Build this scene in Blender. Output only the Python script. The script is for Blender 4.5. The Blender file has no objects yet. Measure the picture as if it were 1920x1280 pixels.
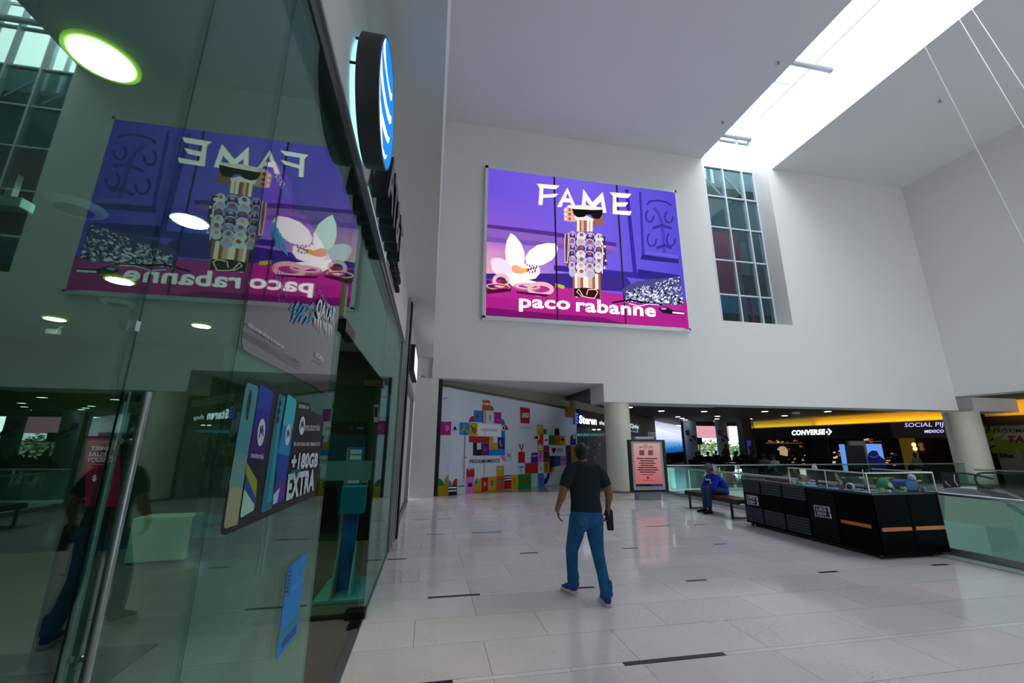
import bpy, bmesh, math, random
from mathutils import Vector, Matrix, Quaternion
random.seed(7)
S = bpy.context.scene
COL = S.collection
V = Vector

# ---------------------------------------------------------------- camera, sky, exposure
FPX, YAW, PITCH, ROLL, EYE = 764.48, .192236, .244255, .0046048, V((0, 0, 1.68))
cf = V((math.sin(YAW)*math.cos(PITCH), math.cos(YAW)*math.cos(PITCH), math.sin(PITCH)))
r0 = V((math.cos(YAW), -math.sin(YAW), 0)); u0 = r0.cross(cf)
cr = r0*math.cos(ROLL)+u0*math.sin(ROLL); cu = -r0*math.sin(ROLL)+u0*math.cos(ROLL)
cam = bpy.data.objects.new('camera', bpy.data.cameras.new('camera')); COL.objects.link(cam)
cam.matrix_world = Matrix((( cr.x, cu.x, -cf.x, EYE.x), (cr.y, cu.y, -cf.y, EYE.y), (cr.z, cu.z, -cf.z, EYE.z), (0, 0, 0, 1)))
cam.data.sensor_width = 36; cam.data.lens = FPX*36/1920; cam.data.clip_start = .05; cam.data.clip_end = 300
S.camera = cam
S.view_settings.view_transform = 'Standard'; S.view_settings.look = 'None'
S.view_settings.gamma = 1; S.view_settings.use_curve_mapping = False
S.view_settings.exposure = 0.24
S.cycles.max_bounces = 10; S.cycles.diffuse_bounces = 6; S.cycles.glossy_bounces = 5
S.cycles.transparent_max_bounces = 24; S.cycles.caustics_reflective = False; S.cycles.caustics_refractive = False
S.cycles.sample_clamp_indirect = 6
w = bpy.data.worlds.new('sky'); S.world = w; w.use_nodes = True
w.node_tree.nodes['Background'].inputs[0].default_value = (.89, .94, 1, 1)
w.node_tree.nodes['Background'].inputs[1].default_value = 6.6

def portal(name, loc, rot, sx, sy):
    l = bpy.data.lights.new(name, 'AREA'); l.shape = 'RECTANGLE'; l.size = sx; l.size_y = sy; l.cycles.is_portal = True
    o = bpy.data.objects.new(name, l); o.location = loc; o.rotation_euler = rot; COL.objects.link(o)
portal('skylight_portal', (13.25, 3.4, 17.35), (0, 0, 0), 3.7, 22.8)
def area(name, loc, rot, sx, sy, power, col=(1, 1, 1)):
    l = bpy.data.lights.new(name, 'AREA'); l.shape = 'RECTANGLE'; l.size = sx; l.size_y = sy; l.energy = power; l.color = col
    o = bpy.data.objects.new(name, l); o.location = loc; o.rotation_euler = rot; COL.objects.link(o); return o
area('cove_light', (28.2, 21.8, 3.06), (math.radians(180), 0, 0), .25, 9, 60, (1, .55, .03))
area('cove_light', (28.2, 30.0, 3.06), (math.radians(180), 0, 0), .25, 7, 22, (1, .8, .1))
area('cove_light', (26.3, 12.6, 3.35), (0, math.radians(-90), 0), .2, 5, 26, (1, .5, .03))

def ray(x, y): return (cf*FPX+cr*(x-960)-cu*(y-640)).normalized()
def on(x, y, ax, v):
    d = ray(x, y); return EYE+d*((v-EYE[ax])/d[ax])
class Plane:
    def __init__(s, o, n): s.o = V(o); s.n = V(n).normalized()
    def hit(s, x, y, off=0.0):
        d = ray(x, y); return EYE+d*((s.o+s.n*off-EYE).dot(s.n)/d.dot(s.n))

# ---------------------------------------------------------------- materials
def lin(c):
    if isinstance(c, str): c = tuple(int(c[i:i+2], 16)/255 for i in (0, 2, 4))
    return tuple(x/12.92 if x <= .04045 else ((x+.055)/1.055)**2.4 for x in c)
_M = {}
def mat(name, col='808080', rough=.5, metal=0, emit=0, spec=.5, noise=0, nscale=8, coat=0, alpha=1, bump=0):
    key = name
    if key in _M: return _M[key]
    m = bpy.data.materials.new(name); m.use_nodes = True; nt = m.node_tree; b = nt.nodes['Principled BSDF']
    c = lin(col); b.inputs['Base Color'].default_value = (*c, 1); b.inputs['Roughness'].default_value = rough
    b.inputs['Metallic'].default_value = metal; b.inputs['Specular IOR Level'].default_value = spec
    b.inputs['Coat Weight'].default_value = coat; b.inputs['Alpha'].default_value = alpha
    if emit:
        b.inputs['Emission Color'].default_value = (*c, 1); b.inputs['Emission Strength'].default_value = emit
        b.inputs['Base Color'].default_value = (*(x*.15 for x in c), 1)
    if noise:
        t = nt.nodes.new('ShaderNodeTexNoise'); t.inputs['Scale'].default_value = nscale; t.inputs['Detail'].default_value = 4
        g = nt.nodes.new('ShaderNodeTexCoord'); nt.links.new(g.outputs['Object'], t.inputs['Vector'])
        r = nt.nodes.new('ShaderNodeMix'); r.data_type = 'RGBA'
        r.inputs[6].default_value = (*(x*(1-noise) for x in c), 1); r.inputs[7].default_value = (*(min(1, x*(1+noise)) for x in c), 1)
        nt.links.new(t.outputs['Fac'], r.inputs[0]); nt.links.new(r.outputs[2], b.inputs['Base Color'])
    if bump:
        t2 = nt.nodes.new('ShaderNodeTexNoise'); t2.inputs['Scale'].default_value = 9; t2.inputs['Detail'].default_value = 3; t2.inputs['Distortion'].default_value = 1.2
        g2 = nt.nodes.new('ShaderNodeTexCoord'); mp2 = nt.nodes.new('ShaderNodeMapping'); mp2.inputs['Scale'].default_value = (.7, .7, 1.8)
        nt.links.new(g2.outputs['Object'], mp2.inputs[0]); nt.links.new(mp2.outputs[0], t2.inputs['Vector'])
        bp = nt.nodes.new('ShaderNodeBump'); bp.inputs['Strength'].default_value = bump; bp.inputs['Distance'].default_value = .03
        nt.links.new(t2.outputs['Fac'], bp.inputs['Height']); nt.links.new(bp.outputs[0], b.inputs['Normal'])
    _M[key] = m; return m
def E(col, s=1.0): return mat('luminous_%s_%g' % (col, s), col, .6, emit=s, spec=.1)  # own glow; on shop wares it stands in for shop lighting
def P(col, rough=.5): return mat('print_%s' % col, col, rough, spec=.3)

def glass_mat(name, tint, f0, f1, power, rough=0.0):
    m = bpy.data.materials.new(name); m.use_nodes = True; nt = m.node_tree; nt.nodes.clear(); N = nt.nodes.new; L = nt.links.new
    g = N('ShaderNodeNewGeometry'); d = N('ShaderNodeVectorMath'); d.operation = 'DOT_PRODUCT'
    L(g.outputs['Incoming'], d.inputs[0]); L(g.outputs['Normal'], d.inputs[1])
    a = N('ShaderNodeMath'); a.operation = 'ABSOLUTE'; L(d.outputs['Value'], a.inputs[0])
    s = N('ShaderNodeMath'); s.operation = 'SUBTRACT'; s.inputs[0].default_value = 1; L(a.outputs[0], s.inputs[1])
    p = N('ShaderNodeMath'); p.operation = 'POWER'; p.inputs[1].default_value = power; L(s.outputs[0], p.inputs[0])
    q = N('ShaderNodeMath'); q.operation = 'MULTIPLY_ADD'; q.inputs[1].default_value = f1-f0; q.inputs[2].default_value = f0; L(p.outputs[0], q.inputs[0])
    t = N('ShaderNodeBsdfTransparent'); t.inputs[0].default_value = (*tint, 1)
    gl = N('ShaderNodeBsdfGlossy'); gl.inputs['Roughness'].default_value = rough; gl.inputs[0].default_value = (.70, .95, .86, 1)
    mx = N('ShaderNodeMixShader'); L(q.outputs[0], mx.inputs[0]); L(t.outputs[0], mx.inputs[1]); L(gl.outputs[0], mx.inputs[2])
    o = N('ShaderNodeOutputMaterial'); L(mx.outputs[0], o.inputs[0]); return m
GLASS = glass_mat('green_storefront_glass', (.62, .82, .75), .05, .62, 3.0)
GLASS_DOOR = glass_mat('green_door_glass', (.72, .88, .82), .03, .7, 4.5)
GLASS_RAIL = glass_mat('green_railing_glass', (.74, .90, .86), .05, .8, 4)
GLASS_WIN = glass_mat('window_glass', (.62, .72, .75), .05, .8, 4)
GLASS_SKY = glass_mat('roof_glass', (.97, .98, .98), .02, .6, 5)
GLASS_CASE = glass_mat('case_glass', (.90, .95, .94), .03, .7, 4.5)

WALL = mat('white_plaster', 'dedcda', .75, spec=.25, noise=.015, nscale=1.3)
CEIL = mat('ceiling_plaster', 'dddbde', .8, spec=.2, noise=.015, nscale=.8)
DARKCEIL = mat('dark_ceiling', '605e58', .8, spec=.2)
STEEL = mat('brushed_steel', 'b9bcc0', .28, 1)
ALU = mat('aluminium', 'a9abb0', .4, .9)
CHAR = mat('charcoal_metal', '2b2f33', .45, .3)
BLACK = mat('black_laminate', '040506', .65, spec=.06)
BLACKM = mat('black_matte', '0a0a0c', .6)
WHITEP = mat('white_paint', 'dcdfe4', .4)
PALE = mat('pale_frame_paint', 'c5ced8', .4)

def floor_mat(name, col, pits=True):
    m = bpy.data.materials.new(name); m.use_nodes = True; nt = m.node_tree; N = nt.nodes.new; L = nt.links.new; b = nt.nodes['Principled BSDF']
    g = N('ShaderNodeNewGeometry'); oi = N('ShaderNodeObjectInfo')
    n1 = N('ShaderNodeTexNoise'); n1.inputs['Scale'].default_value = 1.6; n1.inputs['Detail'].default_value = 6; L(g.outputs['Position'], n1.inputs['Vector'])
    c = lin(col)
    mx = N('ShaderNodeMix'); mx.data_type = 'RGBA'; mx.inputs[6].default_value = (*(x*.86 for x in c), 1); mx.inputs[7].default_value = (*(min(1, x*1.1) for x in c), 1)
    L(n1.outputs['Fac'], mx.inputs[0])
    mv = N('ShaderNodeMix'); mv.data_type = 'RGBA'; mv.blend_type = 'MULTIPLY'; mv.inputs[0].default_value = 1
    mr = N('ShaderNodeMapRange'); mr.inputs[3].default_value = .93; mr.inputs[4].default_value = 1.03; L(oi.outputs['Random'], mr.inputs[0])
    L(mx.outputs[2], mv.inputs[6]); L(mr.outputs[0], mv.inputs[7]); last = mv.outputs[2]
    if pits:
        mp = N('ShaderNodeMapping'); mp.inputs['Scale'].default_value = (1, 2.6, 1); L(g.outputs['Position'], mp.inputs[0])
        n2 = N('ShaderNodeTexNoise'); n2.inputs['Scale'].default_value = 26; n2.inputs['Detail'].default_value = 4; n2.inputs['Roughness'].default_value = .7; L(mp.outputs[0], n2.inputs['Vector'])
        n3 = N('ShaderNodeTexNoise'); n3.inputs['Scale'].default_value = 1.1; L(g.outputs['Position'], n3.inputs['Vector'])
        ad = N('ShaderNodeMath'); ad.operation = 'MULTIPLY_ADD'; ad.inputs[1].default_value = .28; L(n3.outputs['Fac'], ad.inputs[0]); L(n2.outputs['Fac'], ad.inputs[2])
        rp = N('ShaderNodeMapRange'); rp.inputs[1].default_value = .755; rp.inputs[2].default_value = .81; rp.inputs[3].default_value = 1; rp.inputs[4].default_value = .5; L(ad.outputs[0], rp.inputs[0])
        mm = N('ShaderNodeMix'); mm.data_type = 'RGBA'; mm.blend_type = 'MULTIPLY'; mm.inputs[0].default_value = 1; L(last, mm.inputs[6]); L(rp.outputs[0], mm.inputs[7]); last = mm.outputs[2]
    L(last, b.inputs['Base Color'])
    n4 = N('ShaderNodeTexNoise'); n4.inputs['Scale'].default_value = 3; L(g.outputs['Position'], n4.inputs['Vector'])
    r2 = N('ShaderNodeMapRange'); r2.inputs[3].default_value = .05; r2.inputs[4].default_value = .16; L(n4.outputs['Fac'], r2.inputs[0]); L(r2.outputs[0], b.inputs['Roughness'])
    b.inputs['Specular IOR Level'].default_value = .9
    return m
TILE = floor_mat('travertine', 'ebe5e6')
TILE2 = floor_mat('pale_stone_inlay', 'f2eef0', False)
GROUT = mat('grout', '5a5754', .8)
INLAY = mat('dark_slate_inlay', '191b20', .35, noise=.3, nscale=40)

# ---------------------------------------------------------------- builders
class MB:
    def __init__(s): s.v = []; s.f = []; s.m = []; s.mats = []
    def mi(s, m):
        if m not in s.mats: s.mats.append(m)
        return s.mats.index(m)
    def add(s, vs, fs, m=None):
        k = len(s.v); s.v += [tuple(v) for v in vs]; s.f += [tuple(i+k for i in f) for f in fs]
        s.m += [s.mi(m) if m else 0]*len(fs)
    def box(s, a, b, m=None):
        x0, y0, z0 = (min(a[i], b[i]) for i in range(3)); x1, y1, z1 = (max(a[i], b[i]) for i in range(3))
        s.add([(x0, y0, z0), (x1, y0, z0), (x1, y1, z0), (x0, y1, z0), (x0, y0, z1), (x1, y0, z1), (x1, y1, z1), (x0, y1, z1)],
              [(3, 2, 1, 0), (4, 5, 6, 7), (0, 1, 5, 4), (1, 2, 6, 5), (2, 3, 7, 6), (3, 0, 4, 7)], m); return s
    def hexa(s, lo, hi, m=None):   # two quads of 4 points
        s.add(list(lo)+list(hi), [(3, 2, 1, 0), (4, 5, 6, 7), (0, 1, 5, 4), (1, 2, 6, 5), (2, 3, 7, 6), (3, 0, 4, 7)], m); return s
    def bar(s, a, b, w_, h_, m=None, up=(0, 0, 1)):
        a, b = V(a), V(b); d = (b-a).normalized(); sd = d.cross(V(up))
        if sd.length < 1e-4: sd = d.cross(V((1, 0, 0)))
        sd.normalize(); u = sd.cross(d); q = [sd*w_/2+u*h_/2, -sd*w_/2+u*h_/2, -sd*w_/2-u*h_/2, sd*w_/2-u*h_/2]
        return s.hexa([a+x for x in q], [b+x for x in q], m)
    def tube(s, pts, r, n=12, m=None, cap=True):
        pts = [V(p) for p in pts]; rs = r if isinstance(r, (list, tuple)) else [r]*len(pts); rings = []; k = len(s.v); prev = None
        for i, p in enumerate(pts):
            d = (pts[min(i+1, len(pts)-1)]-pts[max(i-1, 0)]).normalized()
            if prev is None:
                a = d.orthogonal().normalized()
            else:
                a = prev-d*prev.dot(d); a.normalize()
            prev = a; b = d.cross(a)
            s.v += [tuple(p+(a*math.cos(t*2*math.pi/n)+b*math.sin(t*2*math.pi/n))*rs[i]) for t in range(n)]
        fs = []
        for i in range(len(pts)-1):
            for t in range(n): fs.append((k+i*n+t, k+i*n+(t+1) % n, k+(i+1)*n+(t+1) % n, k+(i+1)*n+t))
        if cap: fs += [tuple(k+t for t in reversed(range(n))), tuple(k+(len(pts)-1)*n+t for t in range(n))]
        s.f += fs; s.m += [s.mi(m) if m else 0]*len(fs); return s
    def lathe(s, c, prof, n=20, m=None, ax=(0, 0, 1)):
        c = V(c); ax = V(ax).normalized(); a = ax.orthogonal().normalized(); b = ax.cross(a); k = len(s.v)
        for r, h in prof: s.v += [tuple(c+ax*h+(a*math.cos(t*2*math.pi/n)+b*math.sin(t*2*math.pi/n))*max(r, 1e-4)) for t in range(n)]
        fs = [(k+i*n+t, k+i*n+(t+1) % n, k+(i+1)*n+(t+1) % n, k+(i+1)*n+t) for i in range(len(prof)-1) for t in range(n)]
        fs += [tuple(k+t for t in reversed(range(n))), tuple(k+(len(prof)-1)*n+t for t in range(n))]
        s.f += fs; s.m += [s.mi(m) if m else 0]*len(fs); return s
    def ell(s, c, r, m=None, n=16, k=10, q=None):
        c = V(c); pts = []; q = q or Quaternion()
        for i in range(k+1):
            a = math.pi*i/k
            for t in range(n):
                b = 2*math.pi*t/n; pts.append(c+q @ V((r[0]*math.sin(a)*math.cos(b), r[1]*math.sin(a)*math.sin(b), -r[2]*math.cos(a))))
        fs = [(i*n+t, i*n+(t+1) % n, (i+1)*n+(t+1) % n, (i+1)*n+t) for i in range(k) for t in range(n)]
        s.add(pts, fs, m); return s
    def prism(s, pts, d, m=None):   # ngon list extruded by vector d
        pts = [V(p) for p in pts]; n = len(pts); d = V(d)
        s.add(pts+[p+d for p in pts], [tuple(range(n)), tuple(reversed(range(n, 2*n)))]+[(i, n+i, n+(i+1) % n, (i+1) % n) for i in range(n)], m); return s
    def build(s, name, m=None, parent=None, smooth=False, bevel=0, merge=False):
        me = bpy.data.meshes.new(name); me.from_pydata(s.v, [], s.f)
        for mm in (s.mats or [m]): me.materials.append(mm)
        if s.mats: me.polygons.foreach_set('material_index', s.m)
        if s.mats and m and False: pass
        o = bpy.data.objects.new(name, me); COL.objects.link(o)
        bm = bmesh.new(); bm.from_mesh(me)
        if merge: bmesh.ops.remove_doubles(bm, verts=bm.verts, dist=1e-4)
        bmesh.ops.recalc_face_normals(bm, faces=bm.faces)
        bm.to_mesh(me); bm.free()
        if smooth:
            me.polygons.foreach_set('use_smooth', [True]*len(me.polygons))
            me.set_sharp_from_angle(angle=math.radians(38))
        if bevel:
            b = o.modifiers.new('bevel', 'BEVEL'); b.width = bevel; b.segments = 2; b.limit_method = 'ANGLE'
        if parent: o.parent = parent; o.matrix_parent_inverse = parent.matrix_world.inverted() if parent.type != 'EMPTY' else Matrix.Translation(-parent.location)
        return o
def tag(o, label, cat, group=None, kind=None):
    o['label'] = label; o['category'] = cat
    if group: o['group'] = group
    if kind: o['kind'] = kind
    return o
def thing(name, label, cat, loc=(0, 0, 0), group=None):
    o = bpy.data.objects.new(name, None); COL.objects.link(o); o.location = loc; o.empty_display_size = .1
    return tag(o, label, cat, group)
def struct(o): o['kind'] = 'structure'; return o
def box(name, a, b, m, parent=None, bevel=0): return MB().box(a, b).build(name, m, parent, bevel=bevel)
class Art:
    """flat print on a plane: pieces traced on the plane at its real place"""
    def __init__(s, plane, base=.002, step=.0006): s.p = plane; s.mb = MB(); s.b = base; s.st = step; s.i = 0
    def T(s, crop):    # crop = (x0,y0,scale) of the picture the points were read from
        s.c = crop; return s
    def xy(s, x, y): return (s.c[0]+x/s.c[2], s.c[1]+y/s.c[2])
    def poly(s, pts, m, lay=None):
        off = s.b+(s.i if lay is None else lay)*s.st; s.i += 1
        ps = [s.p.hit(*s.xy(x, y), off) for x, y in pts]; s.mb.add(ps, [tuple(range(len(ps)))], m); return s
    def rect(s, x0, y0, x1, y1, m, k0=0, k1=0):   # k: y slopes of top and bottom edge
        return s.poly([(x0, y0), (x1, y0+k0*(x1-x0)), (x1, y1+k1*(x1-x0)), (x0, y1)], m)
    def disc(s, cx, cy, rx, ry, m, a0=0, a1=360, n=20, pie=False, rot=0):
        pts = []; rc, rs = math.cos(math.radians(rot)), math.sin(math.radians(rot))
        for i in range(n+1 if (a1-a0) < 360 else n):
            a = math.radians(a0+(a1-a0)*i/n); x, y = rx*math.cos(a), -ry*math.sin(a); pts.append((cx+x*rc-y*rs, cy+x*rs+y*rc))
        if pie: pts.append((cx, cy))
        return s.poly(pts, m)
    def line(s, pts, wd, m):
        for (x0, y0), (x1, y1) in zip(pts[:-1], pts[1:]):
            L = math.hypot(x1-x0, y1-y0) or 1; nx, ny = -(y1-y0)/L*wd/2, (x1-x0)/L*wd/2
            ex, ey = (x1-x0)/L*wd*.3, (y1-y0)/L*wd*.3
            s.poly([(x0+nx-ex, y0+ny-ey), (x1+nx+ex, y1+ny+ey), (x1-nx+ex, y1-ny+ey), (x0-nx-ex, y0-ny-ey)], m, s.i); 
        return s
    def text(s, body, bl, br, tl, m, bold=.02, mirror=False, shear=0):
        me = text_mesh(body, bold, 0)
        A = s.p.hit(*s.xy(*bl), s.b+s.i*s.st); U = s.p.hit(*s.xy(*br), s.b+s.i*s.st)-A; W = s.p.hit(*s.xy(*tl), s.b+s.i*s.st)-A; s.i += 1
        vs, fs = fit(me, A, U, W, V((0, 0, 0)), mirror, shear); s.mb.add(vs, fs, m); return s
    def build(s, name, parent=None): return s.mb.build(name, None, parent)
def text_mesh(body, bold=.0, ext=0):
    cu_ = bpy.data.curves.new('t', 'FONT'); cu_.body = body; cu_.offset = bold; cu_.extrude = ext; cu_.resolution_u = 3; cu_.space_character = 1.0+bold*1.6; cu_.space_line = .95
    cu_.align_x = 'LEFT'
    o = bpy.data.objects.new('t', cu_); COL.objects.link(o)
    me = bpy.data.meshes.new_from_object(o); bpy.data.objects.remove(o); bpy.data.curves.remove(cu_); return me
def fit(me, A, U, W, Nn, mirror=False, shear=0):
    co = [v.co.copy() for v in me.vertices]; x0 = min(c.x for c in co); x1 = max(c.x for c in co); y0 = min(c.y for c in co); y1 = max(c.y for c in co)
    z0 = min(c.z for c in co); z1 = max(c.z for c in co); vs = []
    for c in co:
        u = (c.x-x0)/(x1-x0); v_ = (c.y-y0)/(y1-y0); t = (c.z-z0)/(z1-z0) if z1 > z0 else 0
        if mirror: u = 1-u
        vs.append(A+U*(u+shear*v_)+W*v_+Nn*t)
    fs = [tuple(p.vertices) for p in me.polygons]; bpy.data.meshes.remove(me); return vs, fs
def text3d(name, body, A, U, W, Nn, m, parent=None, bold=.02, mirror=False):
    me = text_mesh(body, bold, .05 if V(Nn).length > 0 else 0); vs, fs = fit(me, V(A), V(U), V(W), V(Nn), mirror)
    mb = MB(); mb.add(vs, fs); return mb.build(name, m, parent)
def copy_tree(o, parent=None):
    c = o.copy(); COL.objects.link(c)
    if parent: c.parent = parent
    for ch in [x for x in o.children]: copy_tree(ch, c)
    return c

# ================================================================ the hall
D = 13.95; ZC = 14.2; XR = 22.64; GX = -.57
floor = struct(MB().box((-8, -8, -.4), (8.2, 14.9, -.004)).box((-8, 14.9, -.4), (36, 33.3, -.004)).box((8.2, 14.0, -.4), (36, 14.9, -.004)).box((22.5, -8, -.4), (36, 14.0, -.004)).build('floor', GROUT))
BY = [1.83, 3.483, 5.2, 6.87, 8.5, 10.1, 11.65, 13.2, 14.86]
darks = {3.483: [(-.02, .25), (1.585, 2.48)], 5.2: [(.068, .652), (1.75, 2.035), (3.27, 3.56), (5.26, 5.56), (7.19, 7.49)],
         6.87: [(-.526, -.25), (1.485, 1.773), (3.22, 3.49), (4.91, 5.16)], 8.5: [(.03, .31), (.88, 1.447), (4.54, 5.08), (5.65, 5.91)],
         10.1: [(-.255, .012), (.277, .556), (3.1, 3.38)], 11.65: [(2.21, 2.5), (7.07, 7.35)], 13.2: [(1.4, 1.9), (4.2, 4.5)]}
TL = 1.19
def tile(x0, x1, y0, y1, m, name='tile', z=0.0):
    if x1-x0 < .03: return
    me = _tiles.get((round(x1-x0, 3), round(y1-y0, 3), m.name))
    if me is None:
        g = .0022; o = MB().box((g, g, -.02), (x1-x0-g, y1-y0-g, 0)).build(name, m); _tiles[(round(x1-x0, 3), round(y1-y0, 3), m.name)] = o.data
    else:
        o = bpy.data.objects.new(name, me); COL.objects.link(o)
    o.location = (x0, y0, z); o.parent = floor
_tiles = {}
for k in range(len(BY)-1):
    ya, yb = BY[k]+.0275, BY[k+1]-.0275; h = (yb-ya)/3
    for r in range(3):
        off = (.548 if r != 1 else -.05)
        x = off-TL*2
        while x < 7.86:
            a, b = max(x, GX), min(x+TL, 7.86)
            if b > a: tile(a, b, ya+r*h, ya+r*h+h, TILE)
            x += TL
for y in BY[1:-1]:
    x = GX; ds = sorted(darks.get(y, []))
    for a, b in ds+[(7.86, 9)]:
        p = x; a2 = min(a, 7.86)
        while p < a2-.02:
            q = min(a2, p+.9); tile(p, q, y-.0275, y+.0275, TILE2, 'inlay_strip'); p = q
        if a < 7.8: tile(a, b, y-.0275, y+.0275, INLAY, 'inlay_strip', .0008)
        x = b
n_ = MB()
n_.box((GX, -8, -.004), (7.86, 1.86, 0)); n_.box((-.4, 14.9, -.004), (36, 33.3, 0)); n_.box((22.9, -8, -.004), (36, 14.9, 0)); n_.box((8.2, 14.25, -.004), (22.9, 14.9, 0)).box((7.86, 14.25, -.004), (8.2, 14.9, 0))
o = n_.build('distant_paving', floor_mat('grey_polished_stone', '8d8a88', False), floor); o['kind'] = 'stuff'
curb = struct(box('trim_1', (7.86, -8, -.02), (8.2, 14.0, .02), mat('pale_stone_kerb', 'cfd2cf', .35)))
struct(box('trim_2', (7.86, 14.0, -.02), (22.6, 14.25, .02), mat('pale_stone_kerb', 'cfd2cf', .35)))
# store floor
struct(box('trim_3', (GX-.05, -8, -.02), (GX+.02, 13.9, .006), ALU))

# back wall with tall window notch and low openings
wb = MB()
wb.box((-.03, D, 3.81), (6.13, D+.9, ZC+.3)).box((6.13, D, 3.15), (11.4, D+1.3, 6.56)).box((6.13, D, 6.56), (11.4, D+.9, ZC+.3))
wb.box((11.4, D, 3.15), (14.8, D+.9, 6.56)).box((14.8, D, 3.15), (XR, D+.9, ZC+.3)).box((14.8, D, ZC+.3), (15.4, D+.9, 17.4))
wb.box((-.57, D+.2, 3.81), (-.03, D+.9, ZC+.3))
struct(wb.build('wall_back', WALL))
struct(MB().box((XR, -8, 3.76), (XR+.9, D+.9, ZC+.3)).build('wall_right', WALL))
struct(MB().box((-.57, 0-8, 3.50), (-.75, 8.55, 4.5)).box((-.57, 8.55, 3.0), (-.75, 14.0, 4.5)).build('wall_left', WALL))
struct(MB().box((-7.6, -8, 4.5), (-.03, 14.15, 4.7)).build('trim_4', WALL))          # soffit over the shopfronts
struct(MB().box((-.6, -8, 4.7), (-.03, D, ZC+.3)).build('wall_upper_left', WALL))
struct(MB().box((-.4, 13.98, 0), (.2, 14.3, 3.81)).box((-.57, 13.98, 0), (-.4, 14.3, 4.5)).build('wall_pier', WALL))
struct(box('trim_5', (.2, 14.24, 0), (.33, 14.4, 3.81), BLACKM))
struct(box('wall_front', (-8, -8.2, -.4), (36, -8, 17.6), WALL))
cl = MB().box((-.6, -8, ZC), (11.4, D, ZC+.2)).box((15.1, -8, ZC), (XR+.9, D, ZC+.2))
struct(cl.build('ceiling', CEIL))
# skylight well
struct(MB().box((11.2, -8, ZC+.2), (11.4, D+.9, 17.3)).build('wall_well_left', WALL))
struct(MB().box((15.1, -8, ZC+.2), (15.3, D, 17.3)).build('wall_well_right', WALL))
sk = MB(); win2 = thing('window_2', 'long glass roof over the skylight well', 'window', (13.25, 3, 17.25)); win2['kind'] = 'structure'
for y in (-8, -3.9, .2, 4.2, 8.2, 12.2, 14.85): sk.box((11.4, y-.03, 17.2), (15.1, y+.03, 17.3))
for x in (11.43, 15.07): sk.box((x-.03, -8, 17.2), (x+.03, 14.85, 17.3))
sk.build('frame', PALE, win2)
ys = (-8, -3.9, .2, 4.2, 8.2, 12.2, 14.85)
for a, b in zip(ys[:-1], ys[1:]): box('pane', (11.46, a+.03, 17.24), (15.04, b-.03, 17.26), GLASS_SKY, win2)
MB().tube([(14.95, -8, 17.1), (14.95, 14.8, 17.1)], .05, 12).build('glazing_tube', PALE, win2, smooth=True)
for y in (14.6, 10.6, 6.4, 2.2, -2.0):
    o = MB().tube([(11.4, y, 16.32), (15.1, y, 16.32)], .11, 16).build('cross_tube', mat('grey_tube', '8e96a2', .4), win2, smooth=True)
# gridded wall window
win1 = thing('window_1', 'tall gridded window recessed in the white back wall', 'window', (13.1, 14.8, 6.56)); win1['kind'] = 'structure'
YW = D+.8
vx = [11.43, 12.03, 13.05, 14.09, 14.77]; vz = [6.58, 8.04, 9.68, 11.31, 12.92, 14.50, 16.15]
fm = MB()
for x in (11.43, 14.77): fm.box((x-.03, YW-.02, 6.56), (x+.03, YW+.10, 17.2))
fm.box((11.4, YW-.02, 6.56), (14.8, YW+.1, 6.62)); fm.build('frame', PALE, win1)
for x in vx[1:-1]: box('mullion', (x-.035, YW-.08, 6.62), (x+.035, YW+.1, 17.1), PALE, win1)
for z in vz[1:]:
    for a, b in zip(vx[:-1], vx[1:]): box('transom', (a+.035, YW-.05, z-.03), (b-.035, YW+.09, z+.03), PALE, win1)
for a, b in zip(vx[:-1], vx[1:]):
    for c, d_ in zip(vz, vz[1:]+[17.15]): box('pane', (a+.03, YW+.02, c+.02), (b-.03, YW+.035, d_-.02), GLASS_WIN if d_ < 14.6 else GLASS_SKY, win1)
# behind the window: steel posts, and the dim hall with its red wall
for x in (12.3, 12.75, 13.45, 13.85, 14.4):
    tag(box('steel_post', (x-.05, 16.3, 14.81), (x+.05, 16.4, 17.6), PALE), 'pale steel post behind the bright top row of the gridded window', 'post', 'posts behind the gridded window')
DT = mat('dim_teal_wall', '2e4c54', .7); DR = mat('dark_red_wall', '9a3456', .6)
hb = MB(); hb.box((5, 16.8, 5), (24, 17.0, 16.2), DT); hb.box((12.35, 16.7, 8.9), (15.15, 16.8, 12.3), DR); hb.box((4.8, 15.2, 5), (5, 16.8, 14.3), DT); hb.box((24, 15.2, 5), (24.2, 16.8, 14.3), DT)
hb.box((4.8, 16.2, 14.6), (24.2, 17.0, 14.8), DT); hb.box((4.8, 15.3, 5), (24.2, 17.0, 5.2), DT); hb.box((12.2, 16.6, 7.9), (24, 16.7, 8.9), mat('dim_blue_parapet', '2480a8', .6))
struct(hb.build('wall_beyond_window', None))
def at162(x, y, d=16.2): return on(x, y, 1, d)
p_, q_ = at162(1404, 545), at162(1410, 602); tag(MB().tube([(p_.x, 16.2, 5.21), p_], .07, 12).build('red_pipe', mat('crimson_pipe', 'd02060', .4), smooth=True), 'crimson pipe seen low behind the gridded window', 'pipe')
p_, q_ = at162(1386, 455), at162(1397, 514); tag(MB().box((p_.x, 16.1, q_.z), (p_.x+.3, 16.3, p_.z)).box((p_.x-.35, 16.1, q_.z-.09), (p_.x+.5, 16.3, q_.z)).box((p_.x-.3, 16.12, 5.21), (p_.x-.2, 16.28, q_.z-.09), mat('dim_steel', '6d7e86', .5)).build('yellow_post', mat('yellow_paint', 'f0b41c', .4)), 'yellow post on a ledge behind the gridded window', 'post')
p_ = at162(1424, 430); tag(box('steel_upright', (p_.x, 16.1, 5.21), (p_.x+.22, 16.3, p_.z), PALE), 'pale steel upright behind the right column of the gridded window', 'post')
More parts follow.
